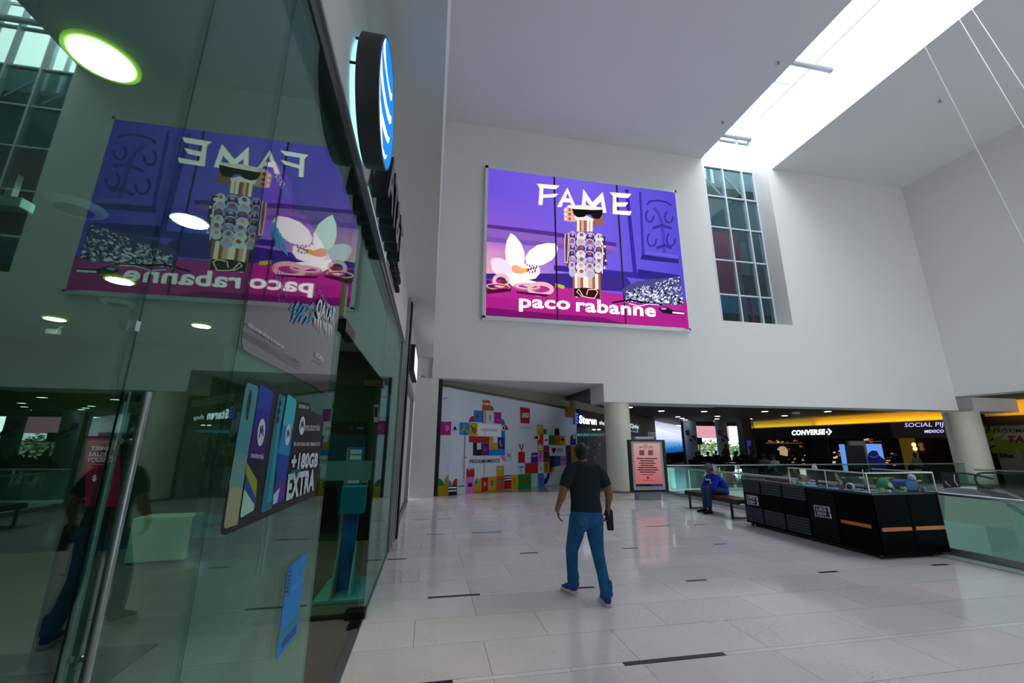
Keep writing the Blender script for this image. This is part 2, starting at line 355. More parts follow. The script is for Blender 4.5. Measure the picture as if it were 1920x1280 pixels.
for i, (p, q) in enumerate((((1322, 335), (1352, 366)), ((1357, 330), (1390, 366)))):
    tag(MB().bar(at162(*p), at162(*q), .07, .07).build('roof_brace', mat('dim_steel', '6d7e86', .5)), 'slanting steel brace behind the upper panes of the gridded window, the %s one' % ('left', 'right')[i], 'brace')

# suspension cables at the right
for i, (p, q) in enumerate((((1797, 33), (1960, 307)), ((1820, 13), (1960, 226)), ((1700, 20), (1960, 532)))):
    a = on(*p, 2, ZC); b = on(*q, 1, a.y-.8)
    tag(MB().tube([a, b], .008, 6).build('cable', mat('white_cable', 'e6e8ee', .5)), ('white cable slanting from the skylight edge, middle of the three', 'white cable slanting from the skylight edge, the rightmost', 'faint white cable crossing the skylight, the leftmost')[i], 'cable')
# black box on upper left wall, ceiling sensors
tag(box('wall_speaker', tuple(on(841, 42, 1, 13.6)), tuple(on(853, -40, 1, 13.3)), BLACKM), 'black box speaker mounted high in the corner above the shopfront', 'speaker')
for px_, py_, l_ in ((1459, 115, 'small grey sprinkler on the ceiling left of the skylight, the upper one'), (1355, 227, 'tiny dark sprinkler on the ceiling left of the skylight, the lower one'), (1762, 187, 'grey sprinkler on the ceiling right of the skylight')):
    c = on(px_, py_, 2, ZC); tag(MB().lathe(c-V((0, 0, .12)), [(.03, 0), (.05, .03), (.02, .06), (.02, .12)], 10).build('sprinkler', mat('grey_metal', '8d8d95', .4)), l_, 'sprinkler')

# gallery beyond the back wall
struct(MB().box((-.6, D+.9, 3.81), (6.13, 38.3, 4.0)).build('ceiling_niche', WALL))
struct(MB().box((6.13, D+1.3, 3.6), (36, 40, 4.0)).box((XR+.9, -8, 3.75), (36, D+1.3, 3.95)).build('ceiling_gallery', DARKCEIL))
struct(MB().box((XR+.9, D, 3.15), (26.2, D+1.3, 3.76)).build('wall_soffit_right', WALL))
struct(MB().box((XR-.1, -8, -5), (XR, 14.0, -.02)).box((14, 14.0, -5), (XR, 14.2, -.4)).build('wall_lower', mat('pale_lower_wall', 'a9b8b2', .6)))
struct(box('wall_lower_far', (8.2, 14.0, -5), (14, 14.2, -.4), mat('teal_lower_wall', '6fc0c2', .4)))
struct(box('trim_11', (8.2, 13.93, -.45), (XR-.1, 14.0, .02), mat('pale_slab_edge', 'd0d8d2', .5)))
struct(MB().box((8.2, -8, -5), (8.25, 14, -.4)).build('wall_lower_left', WALL))
struct(box('floor_lower', (8.2, -8, -4.3), (XR, 14.0, -4.1), mat('lower_floor', 'a4b4b0', .3)))
struct(MB().box((-.8, D+.3, 0), (-.6, 38.3, 4)).box((-.8, 33.1, 0), (16, 33.3, 4)).box((36, -8, -.4), (36.2, 33.3, 4)).build('wall_far', mat('far_beige_wall', '6d6a60', .7)))
def column(x, y, r, h, label):
    t = thing('column', label, 'column', (x, y, 0)); t['kind'] = 'structure'
    MB().lathe((x, y, .07), [(r, 0), (r, h-.07)], 48).build('shaft', mat('cream_column', 'd6d4c4', .55), t, smooth=True)
    MB().lathe((x, y, 0), [(r+.012, 0), (r+.012, .07)], 48).build('base_ring', mat('column_base', '8d8d86', .35, .6), t, smooth=True)
    return t
column(6.83, 14.45, .46, 3.15, 'round cream column beside the poster stand')
column(23.74, 14.6, .60, 3.15, 'round cream column at the right behind the escalator')
# downlights in the gallery ceiling
DL = [(1180, 763), (1240, 770), (1320, 771), (1271, 781), (1279, 784), (1285, 786.5), (1291, 789), (1297, 791), (1302, 793), (1307, 795.5), (1314, 797), (1345, 780), (1344, 785), (1342, 789), (1341, 793), (1434, 771), (1471, 779), (1552, 771), (1406, 785), (1390, 789), (1376, 793)]
def downlight(c, r, label, cat='ceiling light', group=None, e=14, col='ffffff', rim=False):
    t = thing('downlight', label, cat, c, group)
    MB().lathe(V(c)-V((0, 0, .012)), [(r*1.18, 0), (r*1.18, .012)], 24).build('trim_ring', E('a8c818', .55) if rim else WHITEP, t, smooth=True)
    MB().lathe(V(c)-V((0, 0, .016)), [(r, 0), (r, .006)], 24).build('lamp_disc', mat('lamp_%s_%g' % (col, e), col, .5, emit=e), t)
    return t
d0 = None
for p in DL:
    c = on(*p, 2, 3.6)
    if d0 is None: d0 = downlight((0, 0, 0), .17, 'small white round downlight in the dark gallery ceiling', group='downlights in the dark gallery ceiling', e=9); o = d0
    else: o = copy_tree(d0)
    o.location = c
t = thing('ceiling_camera', 'small white dome camera under the dark gallery ceiling', 'camera', on(1492, 772, 2, 3.6)); c = t.location
MB().lathe(c-V((0, 0, .25)), [(.02, 0), (.16, .06), (.2, .13)], 16).build('dome', mat('smoked_dome', '9a9a9a', .2), t, smooth=True)
MB().lathe(c-V((0, 0, .12)), [(.22, 0), (.22, .12)], 16).build('housing', WHITEP, t, smooth=True)

# ================================================================ phone shop front on the left
GP = Plane((GX, 0, 0), (1, 0, 0))
hd = struct(MB().box((GX-.05, -8, 3.39), (GX+.012, 7.8, 3.50)).build('trim_6', mat('bronze_grey_channel', '4a4d4e', .4, .5)))
box('lip', (GX+.012, -7.9, 3.475), (GX+.026, 7.8, 3.50), ALU, hd)
po = struct(MB().box((GX-.07, 7.3, 0), (GX+.03, 7.5, 3.43)).box((GX-.05, 7.56, 0), (GX+.04, 7.8, 3.43)).build('trim_7', ALU))
sf = thing('shopfront_glazing', 'tall green glass shopfront with open doorway on the left', 'shopfront', (GX, 3, 0))
for a, b, z0, z1 in ((-7.9, -1.4, .02, 3.43), (-1.395, .878, .02, 3.43), (.884, 1.283, .02, 3.43), (1.288, 2.56, .02, 3.43), (2.565, 4.8, 2.37, 3.43), (4.805, 7.3, 2.37, 3.43), (4.805, 7.3, .02, 2.365)):
    box('pane', (GX-.006, a, z0), (GX+.006, b, z1), GLASS, sf)
FIT = mat('dark_patch_fitting', '2b2a22', .35, .7)
for a, b, c, d_, e, f in ((GX-.03, 2.55, 2.34, GX+.03, 2.86, 2.42), (GX-.17, 4.68, 2.28, GX+.03, 4.86, 2.35), (GX-.16, 4.72, .0, GX+.03, 4.86, .07)):
    MB().box((a, b, c), (d_, e, f)).build('patch_fitting', FIT, sf, bevel=.004)
MB().box((GX-.02, 2.50, 2.42), (GX+.02, 2.55, 2.62)).build('fin_bracket', mat('pale_bracket', '8d8a78', .4), sf)
MB().box((GX-.008, .872, 1.885), (GX+.008, .884, 1.905)).build('clip', WHITEP, sf)
tag(box('floor_plate', (GX-.1, 4.5, 0.001), (GX+.01, 4.72, .007), mat('dark_plate', '1c1d20', .4, .5)), 'dark floor plate under the glass door pivot', 'plate')
dr = thing('glass_door', 'glass door leaf swung open with a frosted teal band', 'door', (GX-.05, 4.8, .01))
box('leaf', (GX-1.0, 4.79, .03), (GX-.05, 4.802, 2.3), GLASS_DOOR, dr)
box('frosted_band', (GX-1.0, 4.775, 1.29), (GX-.03, 4.788, 1.49), mat('frosted_teal', '2c6b64', .5, alpha=.75), dr)
box('rail', (GX-1.0, 4.77, .01), (GX-.05, 4.82, .03), CHAR, dr)
# paired pull handles
for x, lab in ((GX+.018, 'long steel pull bar on the outer face of the shop glass'), (GX-.018, 'long steel pull bar on the inner face of the shop glass')):
    t = thing('pull_handle', lab, 'handle', (x, .93, .9), 'paired pull bars on the shop glass')
    MB().tube([(x, .93, .85), (x, .93, 1.775)], .0075, 16).build('bar', STEEL, t, smooth=True)
    for z in (1.32, 1.68): MB().tube([(x, .93, z), (GX+(.007 if x > GX else -.007), .93, z)], .005, 10).build('standoff', STEEL, t, smooth=True)
# round illuminated globe sign
PD = Plane((-.395, 0, 0), (1, 0, 0)); cy, cz, R_ = 2.42, 3.88, .40
t = thing('round_sign', 'round blue and white striped light sign in a dark drum', 'sign', (-.5, cy, cz))
MB().lathe((-.53, cy, cz), [(R_, 0), (R_, .13), (R_-.012, .135), (R_-.012, .125)], 64, ax=(1, 0, 0)).build('drum', mat('drum_grey', '43464b', .45, .2), t, smooth=True)
MB().lathe((-.41, cy, cz), [(R_-.014, 0), (R_-.014, .013)], 64, ax=(1, 0, 0)).build('face', E('0f8ae2', .9), t)
MB().lathe((-.536, cy, cz), [(R_-.05, 0), (R_-.05, .004)], 48, ax=(-1, 0, 0)).build('halo_strip', E('a8ecff', 1.8), t)
for dz, dy in ((.2, -.3), (-.05, -.36), (.2, .3), (-.2, .3)): MB().tube([(-.575, cy+dy, cz+dz), (-.53, cy+dy, cz+dz)], .008, 8).build('standoff', FIT, t)
a = Art(Plane((-.396, 0, 0), (1, 0, 0)), .0005, .0001).T((640, 40, 4.571)); sw = E('ffffff', .85)
for pts in ([(372, 115), (362, 170), (360, 250), (370, 350), (385, 460), (402, 570), (420, 680), (432, 680), (436, 618), (425, 610), (410, 540), (395, 440), (384, 330), (380, 230), (383, 130)],
            [(350, 145), (335, 215), (328, 330), (335, 440), (350, 580), (372, 720), (395, 830), (415, 885), (428, 870), (430, 815), (415, 800), (390, 700), (368, 560), (354, 430), (350, 320), (352, 230), (358, 160)],
            [(325, 240), (312, 320), (302, 430), (302, 560), (315, 700), (335, 830), (360, 940), (385, 1020), (400, 1050), (410, 1030), (415, 995), (400, 985), (378, 900), (350, 780), (332, 640), (325, 500), (326, 360), (332, 260)],
            [(298, 430), (288, 560), (284, 690), (292, 820), (308, 950), (330, 1070), (352, 1150), (372, 1185), (388, 1165), (392, 1140), (378, 1150), (355, 1080), (330, 960), (312, 830), (304, 690), (302, 560)],
            [(286, 760), (286, 880), (294, 1000), (310, 1110), (330, 1200), (348, 1240), (362, 1235), (345, 1225), (325, 1150), (308, 1040), (298, 920), (292, 800)]):
    b_ = Art(Plane((-.396, 0, 0), (1, 0, 0)), .0005, .0001).T((640, 40, 4.571)); b_.poly([(x, y) for x, y in pts], sw)
    for k_, v_ in enumerate(b_.mb.v):
        dy_, dz_ = v_[1]-cy, v_[2]-cz; q_ = math.hypot(dy_, dz_)/(R_*.955)
        if q_ > 1: b_.mb.v[k_] = (v_[0], cy+dy_/q_, cz+dz_/q_)
    b_.build('stripe', t)
# raised letters
FACE = mat('lavender_letter_face', '77727f', .4)
t = thing('raised_lettering', 'thick black raised channel letters beside the round sign', 'sign', (-.5, 3.5, 3.7)); 
wds = (('A', 2.88, 3.26), ('T', 3.25, 3.55), ('&', 3.58, 3.92), ('T', 3.93, 4.24))
for ch, a, b in wds:
    text3d('letter', ch, (-.535, a, 3.53), (0, b-a, 0), (0, 0, .44), (.125, 0, 0), BLACKM, t, .03)
    o = text3d('letter_face', ch, (-.4085, a, 3.53), (0, b-a, 0), (0, 0, .44), (0, 0, 0), FACE, t, .025)
MB().box((-.565, 2.9, 3.5), (-.56, 4.2, 3.58)).build('halo_strip', E('a8ecff', .5), t)
t = thing('small_lettering', 'two rows of small thin black letters after the big letters', 'sign', (-.52, 4.8, 3.7))
for k, (ln, z) in enumerate((('Distribuidor', 3.76), ('Autorizado', 3.61))):
    text3d('letters', ln, (-.55, 4.36, z), (0, 1.08 if k == 0 else .98, 0), (0, 0, .11), (.05, 0, 0), BLACKM, t, .0)

# prints stuck behind the glass
PG = Plane((GX-.012, 0, 0), (1, 0, 0))
def sticker(name, label, cat, crop):
    a = Art(PG, 0, .00008).T(crop); return a
a = Art(Plane((GX+.0065, 0, 0), (1, 0, 0)), .0005, .00008).T((400, 680, 3.764))
blk, tl = P('14181b', .4), P('3f8f98')
out = [(255, 95), (325, 132), (345, 118), (470, 192), (490, 190), (530, 203), (600, 270), (680, 285), (690, 340), (775, 375), (778, 420), (740, 800), (715, 930), (700, 950), (580, 1000), (300, 1120), (80, 1218), (58, 1205), (55, 1160), (60, 1130), (150, 640), (225, 170), (235, 110)]
a.poly(out, blk)
a.poly([(235, 150), (250, 140), (312, 165), (318, 190), (282, 420), (245, 640), (208, 640), (150, 640), (190, 400)], P('4a9aa2'))
a.poly([(150, 640), (245, 640), (205, 900), (122, 900), (110, 870)], P('6a9f96'))
a.poly([(115, 880), (208, 880), (170, 1140), (85, 1170), (74, 1150)], P('a5ab86'))
a.disc(250, 290, 14, 105, P('22454a'), rot=9)
for y in (225, 275, 330, 385): a.disc(262-(y-225)*.14, y, 8, 20, P('0d2226'), rot=9)
for pts, c in (([(330, 160), (342, 155), (420, 205), (422, 235), (402, 360), (305, 320)], '1b48b8'), ([(305, 318), (404, 350), (383, 500), (285, 460)], '2b2aa0'), ([(285, 455), (385, 495), (352, 700), (245, 670)], '3f1480'),
               ([(245, 668), (352, 695), (325, 870), (232, 800)], '1d0b3a'), ([(235, 700), (310, 830), (300, 960), (225, 850)], '8fa82a'), ([(228, 780), (300, 960), (295, 1020), (218, 900)], '0e4f9c'), ([(218, 890), (290, 1000), (285, 1040), (198, 1092), (190, 1080)], 'a8e0c0')):
    a.poly(pts, P(c))
a.poly([(460, 224), (470, 220), (512, 240), (480, 420), (410, 1030), (345, 1058), (338, 1040), (400, 620)], P('167f92')); a.poly([(480, 250), (500, 258), (470, 440), (405, 980), (380, 990), (430, 620)], P('22a3b8'))
for y in (285, 340, 400): a.disc(470-(y-285)*.14, y, 12, 26, P('0c3942'), rot=9)
for pts, c in (([(525, 228), (535, 225), (585, 262), (587, 290), (560, 470), (490, 440)], '35c6cf'), ([(490, 436), (560, 466), (535, 660), (455, 640)], '1489c8'), ([(455, 636), (535, 656), (515, 830), (440, 850)], '1546a8'), ([(440, 846), (515, 826), (500, 965), (420, 1003), (415, 985)], '5a2f9a')):
    a.poly(pts, P(c))
a.poly([(425, 930), (470, 880), (450, 985), (420, 1000)], P('b7d5ee'))
wh = P('d5e2e6')
for cx, cy_, rx, ry, k in ((338, 490, 26, 98, 1), (527, 507, 18, 76, 1), (627, 443, 20, 66, 1)):
    a.disc(cx, cy_, rx, ry, wh, rot=6)
    a.line([(cx-rx*.5, cy_+ry*.35), (cx-rx*.15, cy_-ry*.45), (cx+rx*.05, cy_+ry*.1), (cx+rx*.4, cy_-ry*.5), (cx+rx*.5, cy_+ry*.25)], rx*.28, P('1d3a6a'))
a.text('motorola', (266, 668), (352, 678), (274, 628), wh, .01)
a.text('motorola', (648, 480), (750, 478), (652, 422), wh, .0)
a.text('ESTRENA UN', (603, 318), (672, 328), (606, 292), wh, .02)
a.text('EN UN PLAN AT&T ÁRMALO 7GB', (567, 588), (750, 585), (570, 552), wh, .02)
a.text('+180GB', (545, 760), (733, 735), (560, 635), wh, .05)
a.text('EXTRA', (512, 975), (708, 900), (530, 785), wh, .05)
for i in range(5): a.line([(525+i*18, 830-i*6), (560+i*14, 760-i*4)], 4, P('1fb0c0'))
tag(a.build('phone_poster'), 'black poster with four tall phones and +180GB EXTRA on the shop glass', 'poster')
a = Art(Plane((GX+.0065, 0, 0), (1, 0, 0)), .0005, .00008).T((440, 300, 2.909)); pb = mat('dark_vinyl', '1d1e24', .02, spec=1.0, coat=1)
a.poly([(205, 0), (250, 30), (300, 110), (318, 190), (312, 285), (335, 272), (350, 300), (385, 300), (410, 345), (470, 440), (540, 570), (572, 620), (582, 690), (565, 860), (545, 905), (512, 1270), (500, 1275), (420, 1225), (90, 1060), (45, 1030), (38, 970), (70, 760), (130, 380), (165, 100), (185, 0)], pb)
lt, cy2 = P('f0f4f8'), P('20b8e8')
a.text('AT&T', (215, 95), (262, 165), (232, 60), P('d5dbe2'), .02); a.text('5G', (265, 185), (295, 215), (272, 142), P('1ea0ea'), .03)
for i in range(14):
    x = 185+i*5; a.line([(x, 400+i*4), (x+22+4*(i % 3), 330+i*9), (x+40, 460+i*5)], 3, cy2)
for i in range(22):
    x = 300+(i*37) % 120; y = 790+(i*53) % 110; a.line([(x, y), (x+14+(i % 4)*5, y-22-(i % 3)*8)], 3+(i % 3)*2, cy2)
for i in range(16):
    x = 225+(i*23) % 60; y = 600+(i*31) % 190; a.line([(x, y), (x+5, y-26)], 2.5, P('3c6f96'))
a.text('QATAR', (438, 862), (540, 905), (458, 750), lt, .03, shear=.0)
for i, x in enumerate((440, 455, 470, 487, 500, 515, 527)): a.poly([(x-5, 860+i*7), (x+5, 862+i*7), (x+2, 915+i*7+(i % 3)*14)], lt)
a.text('CAMISETAS', (455, 720), (545, 860), (460, 700), P('3d9ab5'), .0)
a.text('AT&T, LA RED OFICIAL DE MI SELECCIÓN', (70, 905), (268, 1032), (78, 880), lt, .01)
for i in range(4): a.line([(66, 935+i*9), (360, 1105+i*12)], 2, P('5b6068'))
a.text('DESCARGA', (440, 1070), (482, 1100), (445, 1045), lt, .01); a.text('LA APP AT&T', (432, 1096), (482, 1122), (436, 1086), P('868d92'), .0)
a.text('att.com', (336, 1088), (370, 1108), (340, 1076), P('9aa0a6'), .0)
tag(a.build('dark_poster'), 'tall dark poster with cyan scribbles and 5G lettering on the shop glass', 'poster')
a = Art(Plane((GX+.0065, 0, 0), (1, 0, 0)), .0005, .00008).T((340, 940, 4.265))
a.poly([(1000, 405), (872, 515), (850, 527), (830, 700), (790, 1000), (752, 1245), (770, 1262), (915, 1070), (932, 1040), (962, 700), (998, 430)], P('0b93e8'))
a.poly([(875, 700), (968, 600), (965, 640), (860, 740)], P('2aa5f0')); a.poly([(775, 1085), (935, 890), (930, 930), (770, 1120)], P('1e9a6e')); a.poly([(808, 1110), (925, 980), (918, 1050), (798, 1180)], P('0a5f96'))
a.disc(856, 640, 22, 122, P('0a4f7c'), rot=6); a.disc(856, 640, 17, 116, P('1790e0'), rot=6)
for i in range(6): a.disc(866-i*4, 560+i*32, 8, 13, P('0a4f7c'))
a.disc(962, 548, 8, 25, P('2f9e58'))
tag(a.build('blue_sticker'), 'bright blue slanted sticker low on the shop glass', 'sticker')
# small sticker behind the side light
a = Art(Plane((GX-.012, 0, 0), (1, 0, 0)), 0, .0004).T((560, 580, 6.4))
a.poly([(1010, 960), (1140, 1040), (1130, 1280), (960, 1280)], P('5b8aa0')); a.poly([(1040, 1000), (1090, 1030), (1085, 1130), (1035, 1120)], P('c2408a')); a.poly([(1020, 1130), (1090, 1140), (1085, 1275), (1010, 1275)], P('2a9cd8'))
tag(a.build('window_sticker'), 'faded pink and blue sticker on the far side pane', 'sticker')

# ---- shop interior
GRN = mat('dark_green_wall', '1e3a2c', .7); DK = mat('dark_shop_wall', '050807', .7)
struct(box('wall_shop_end', (-7.5, 8.25, 0), (GX-.08, 8.35, 3.4), GRN)); struct(box('wall_shop_side', (-7.6, -8, 0), (-7.5, 8.3, 4.5), DK))
struct(box('ceiling_shop', (-7.5, -8, 3.4), (GX-.08, 8.3, 3.5), mat('shop_ceiling', 'a4aca8', .8)))
PE = Plane((0, 8.24, 0), (0, -1, 0))
a = Art(PE, 0, .002).T((560, 780, 3.2))
a.rect(20, 30, 412, 420, P('0c0f12')); a.rect(20, 110, 400, 260, P('0d3d55')); a.rect(60, 0, 190, 60, P('501828')); a.disc(320, 72, 16, 18, P('123c55')); a.text('AT&T', (345, 80), (392, 80), (345, 64), P('8fa0aa'), .02)
a.text('3T', (125, 290), (150, 290), (125, 262), P('0c1514'), .03); a.rect(90, 380, 230, 700, P('060808')); a.rect(360, 380, 415, 460, P('8b9a90')); a.rect(366, 400, 410, 440, P('101414')); a.rect(250, 420, 420, 900, P('060808'))
a.rect(450, -70, 478, 35, P('b7ad98')); a.rect(455, -55, 474, 5, P('2a2118'))
tag(a.build('wall_display'), 'black display board with blue band on the dark green shop wall', 'display')
t = thing('display_totem', 'blue display totem with white price cards inside the shop doorway', 'stand', (-.95, 5.45, 0))
tf, tsd = mat('totem_blue', '1367c8', .4), mat('totem_grey', '7d8c7c', .5)
MB().box((-1.0, 5.5, .03), (-.97, 6.0, 1.62)).build('side_panel', tsd, t)
MB().box((-.97, 5.5, .03), (-.80, 5.56, 1.62)).build('front_panel', tf, t)
MB().hexa([(-1.14, 5.2, .0), (-.62, 5.2, .0), (-.62, 6.0, .0), (-1.14, 6.0, .0)], [(-1.14, 5.2, .03), (-.62, 5.2, .03), (-.62, 6.0, .03), (-1.14, 6.0, .03)]).build('base_plate', mat('pale_cyan', '6fb6c6', .4), t)
MB().prism([(-.985, 5.2, .03), (-.985, 5.5, .03), (-.985, 5.5, .62)], (.02, 0, 0)).build('gusset', tsd, t); MB().prism([(-.80, 5.25, .03), (-.80, 5.5, .03), (-.80, 5.5, .55)], (.015, 0, 0)).build('gusset', mat('pale_cyan', '6fb6c6', .4), t)
MB().box((-.98, 5.30, .88), (-.72, 5.5, 1.18)).build('brochure_box', mat('cyan_box', '1487a8', .4), t, bevel=.005)
for k in range(6): MB().box((-.955, 5.492, 1.2+k*.068), (-.82, 5.498, 1.2+k*.068+.055)).build('price_card', P('d8dfe6'), t)
# counter boards, boxes and magenta poster inside
yb = on(290, 1056, 2, .003).y; PC = Plane((0, yb, 0), (0, -1, 0)); h = PC.hit
def ibox(q, m, name, label, cat, dp=.4):
    pts = [h(*p) for p in q]; return tag(MB().prism(pts, (0, dp, 0)).build(name, m), label, cat)
ibox([(250, 972), (362, 968), (347, 1048), (232, 1056)], mat('pale_cyan_counter', '9fd0c8', .4), 'counter', 'pale cyan reception counter deep inside the dark shop', 'counter')
bb = ibox([(365, 968), (432, 966), (425, 1005), (360, 1008)], mat('deep_blue_box', '1590c8', .4), 'blue_box', 'blue box printed Jale beside the pale counter in the shop', 'box', .1)
p_, q_ = h(360, 1008), h(425, 1005); tag(box('dark_cabinet', (p_.x, yb, 0), (q_.x, yb+.35, min(p_.z, q_.z)-.001), BLACKM), 'low black cabinet under the blue box in the shop', 'cabinet')
a = Art(PC, .006, .001).T((0, 0, 1)); a.text('Jale', (383, 993), (416, 991), (384, 977), P('0a2d3d'), .02); a.build('box_print', bb)
PM = Plane((0, 4.2, 0), (0, -1, 0)); a = Art(PM, 0, .001).T((0, 640, 4))
a.rect(640, 680, 900, 1240, mat('magenta_poster', 'a01848', .5, emit=.16)); tx = mat('poster_text', 'd8c8cc', .5, emit=.3)
a.text('TIENDE', (678, 816), (872, 816), (682, 786), tx, .03); a.text('SALIR', (662, 860), (800, 860), (668, 830), tx, .03); a.text('VOLANDO', (652, 902), (872, 902), (658, 870), tx, .03); a.text('$', (690, 1052), (726, 1052), (692, 1000), tx, .03)
mp = thing('poster_stand', 'dim magenta poster reading TIENDE SALIR VOLANDO on a stand inside the shop', 'poster', (PM.hit(190, 900).x, 4.22, 0)); a.build('poster', mp)
MB().box((mp.location.x-.2, 4.203, .02), (mp.location.x+.12, 4.23, 1.75)).build('back_panel', BLACKM, mp); MB().box((mp.location.x-.25, 4.1, 0), (mp.location.x+.2, 4.4, .02)).build('base', BLACKM, mp)
tag(box('door_mat', (-6.5, 3.2, .0), (-2.19, 4.5, .012), mat('dark_mat', '14181a', .9)), 'large dark mat on the floor inside the shop', 'mat')
for i, (p, r, l_) in enumerate((((193, 108), .115, 'largest glaring yellow-green rimmed downlight near the top left'), ((357, 413), .11, 'white downlight in front of the mirrored bottle'), ((225, 525), .11, 'yellowish downlight over the mirrored magenta strip'), ((103, 597), .11, 'faint flat downlight at the far left of the shop ceiling'), ((378, 610), .11, 'small flat downlight right of the white clip in the shop ceiling'))):
    c = on(*p, 2, 3.38); downlight(c, r, l_, e=120, col='fffbb8' if i != 1 else 'ffffff', rim=(i != 1))

for (x_, y_, lab) in ((140, 394, 'round white air diffuser in the shop ceiling near the mirrored chain mail'), (222, 572, 'dark rimmed round air diffuser low in the shop ceiling')):
    c = on(x_, y_, 2, 3.36); t = thing('air_diffuser', lab, 'vent', c)
    MB().lathe(c, [(.14, 0), (.17, .02), (.18, .035)], 28).build('outer_ring', WHITEP, t, smooth=True); MB().lathe(c-V((0, 0, .012)), [(.08, 0), (.11, .011)], 24).build('inner_cone', CHAR, t, smooth=True)
c = on(18, 384, 2, 3.18); t = thing('emergency_light', 'pale boxy emergency light hanging at the left edge in the shop', 'light', c); MB().box(c+V((-.16, -.05, -.03)), c+V((.1, .05, .04))).build('casing', mat('pale_cyan_plastic', 'b4dcdc', .4), t, bevel=.008); MB().box(c+V((-.03, -.02, .04)), c+V((.01, .02, .22))).build('bracket', WHITEP, t)
c = on(103, 622, 2, 3.3); t = thing('security_camera', 'small white security camera under the shop ceiling below the far downlight', 'camera', c); MB().box(c+V((-.1, -.04, -.04)), c+V((.06, .04, .04))).build('body', WHITEP, t, bevel=.01); MB().tube([c, c+V((.08, 0, .1))], .015, 8).build('arm', WHITEP, t)
t = thing('inner_glass_door', 'second glass door deeper in the shop with a pair of slim steel pull bars', 'door', tuple(on(478, 1080, 0, -1.05)))
t.location.z = 0; yy_ = t.location.y
box('leaf', (-1.035, yy_-.9, .02), (-1.025, yy_+.14, 2.3), GLASS_DOOR, t); box('rail', (-1.045, yy_-.9, .0), (-1.015, yy_+.14, .02), CHAR, t)
for x in (-1.05, -1.01):
    a_, b_ = on(497 if x < -1.02 else 506, 958, 0, x), on(477 if x < -1.02 else 488, 1080, 0, x); MB().tube([a_, (a_.x, a_.y, b_.z)], .008, 10).build('pull_bar', STEEL, t, smooth=True)
t = thing('notice_plate', 'small dark green notice plate on the glass by the pull bars', 'sign', (GX-.02, .95, 1.7)); a = Art(PG, 0, .0001).T((0, 640, 4)); a.poly([(945, 360), (1172, 365), (1160, 455), (935, 450)], P('1c3a28')); a.poly([(955, 375), (1160, 378), (1150, 440), (945, 438)], P('0a1810')); a.poly([(985, 545), (1115, 555), (1090, 730), (955, 720)], P('22302a')); a.poly([(992, 558), (1100, 566), (1080, 715), (965, 708)], P('080c0a')); a.text('XO', (985, 670), (1040, 672), (990, 590), P('5a6a60'), .0) if False else None
a.line([(985, 600), (1045, 670)], 8, P('5a6a60')); a.line([(1045, 595), (985, 675)], 8, P('5a6a60')); a.build('plate', t)
# ---- next shopfronts
struct(box('trim_8', (GX-.05, 8.22, 0), (GX+.08, 8.5, 4.5), BLACKM)); struct(box('trim_9', (GX-.05, 7.95, 0), (GX+.05, 8.18, 4.5), ALU))
n2 = thing('white_double_door', 'white double door with long black pull beyond the black post', 'door', (GX, 11, 0))
for a_, b_ in ((9.2, 11.0), (11.02, 12.9)): box('leaf', (GX-.12, a_, .02), (GX-.08, b_, 2.95), WHITEP, n2)
MB().box((GX-.1, 9.05, 0), (GX+.02, 9.2, 3.1)).box((GX-.1, 12.9, 0), (GX+.02, 13.1, 3.1)).box((GX-.1, 9.05, 2.95), (GX+.02, 13.1, 3.12)).build('frame', ALU, n2)
MB().tube([(GX-.06, 9.6, .9), (GX-.03, 9.6, .9), (GX-.03, 9.6, 1.5), (GX-.06, 9.6, 1.5)], .015, 8).build('pull', BLACKM, n2)
struct(MB().box((GX-.5, 8.5, 0), (GX-.3, 14, 3.4), ).build('wall_shop_back', WHITEP))
t = thing('wall_light_box', 'slim black edged lit sign on the wall beyond the black post', 'sign', (GX, 10.6, 3.8))
c0, c1 = on(782, 655, 0, -.44), on(787, 722, 0, -.44)
MB().box((GX, 9.7, 3.3), (-.45, 11.6, 3.95)).build('casing', BLACKM, t); MB().box((-.45, 9.75, 3.35), (-.445, 11.55, 3.9)).build('face', E('dfe6ff', 1.4), t)

# ================================================================ big backlit advert on the back wall
def grad_emit(name, stops, strength, axis, lo, hi, mixc=None):
    m = bpy.data.materials.new(name); m.use_nodes = True; nt = m.node_tree; nt.nodes.clear(); N = nt.nodes.new; L = nt.links.new
    g = N('ShaderNodeTexCoord'); sp = N('ShaderNodeSeparateXYZ'); L(g.outputs['Object'], sp.inputs[0])
    def ramp(ax, lo, hi, stops):
        mr = N('ShaderNodeMapRange'); mr.inputs[1].default_value = lo; mr.inputs[2].default_value = hi; L(sp.outputs[ax], mr.inputs[0])
        cr_ = N('ShaderNodeValToRGB'); L(mr.outputs[0], cr_.inputs[0]); el = cr_.color_ramp.elements
        while len(el) < len(stops): el.new(.5)
        for e, (p, c) in zip(el, stops): e.position = p; e.color = (*lin(c), 1)
        return cr_.outputs[0], mr.outputs[0]
    c, f = ramp(axis, lo, hi, stops)
    if mixc:
        ax2, lo2, hi2, stops2, edge = mixc
        c2, f2 = ramp(ax2, lo2, hi2, stops2); fr, _ = ramp(axis, *edge[:2], [(0, '000000'), (1, 'ffffff')])
        mx = N('ShaderNodeMix'); mx.data_type = 'RGBA'; L(fr, mx.inputs[0]); L(c2, mx.inputs[6]); L(c, mx.inputs[7]); c = mx.outputs[2]
    e = N('ShaderNodeEmission'); L(c, e.inputs[0]); e.inputs[1].default_value = strength
    o = N('ShaderNodeOutputMaterial'); L(e.outputs[0], o.inputs[0]); return m
SY = D-.16
ad = thing('advert_light_box', 'huge three-panel backlit purple perfume advert on the white back wall', 'billboard', (5.72, D, 6.0))
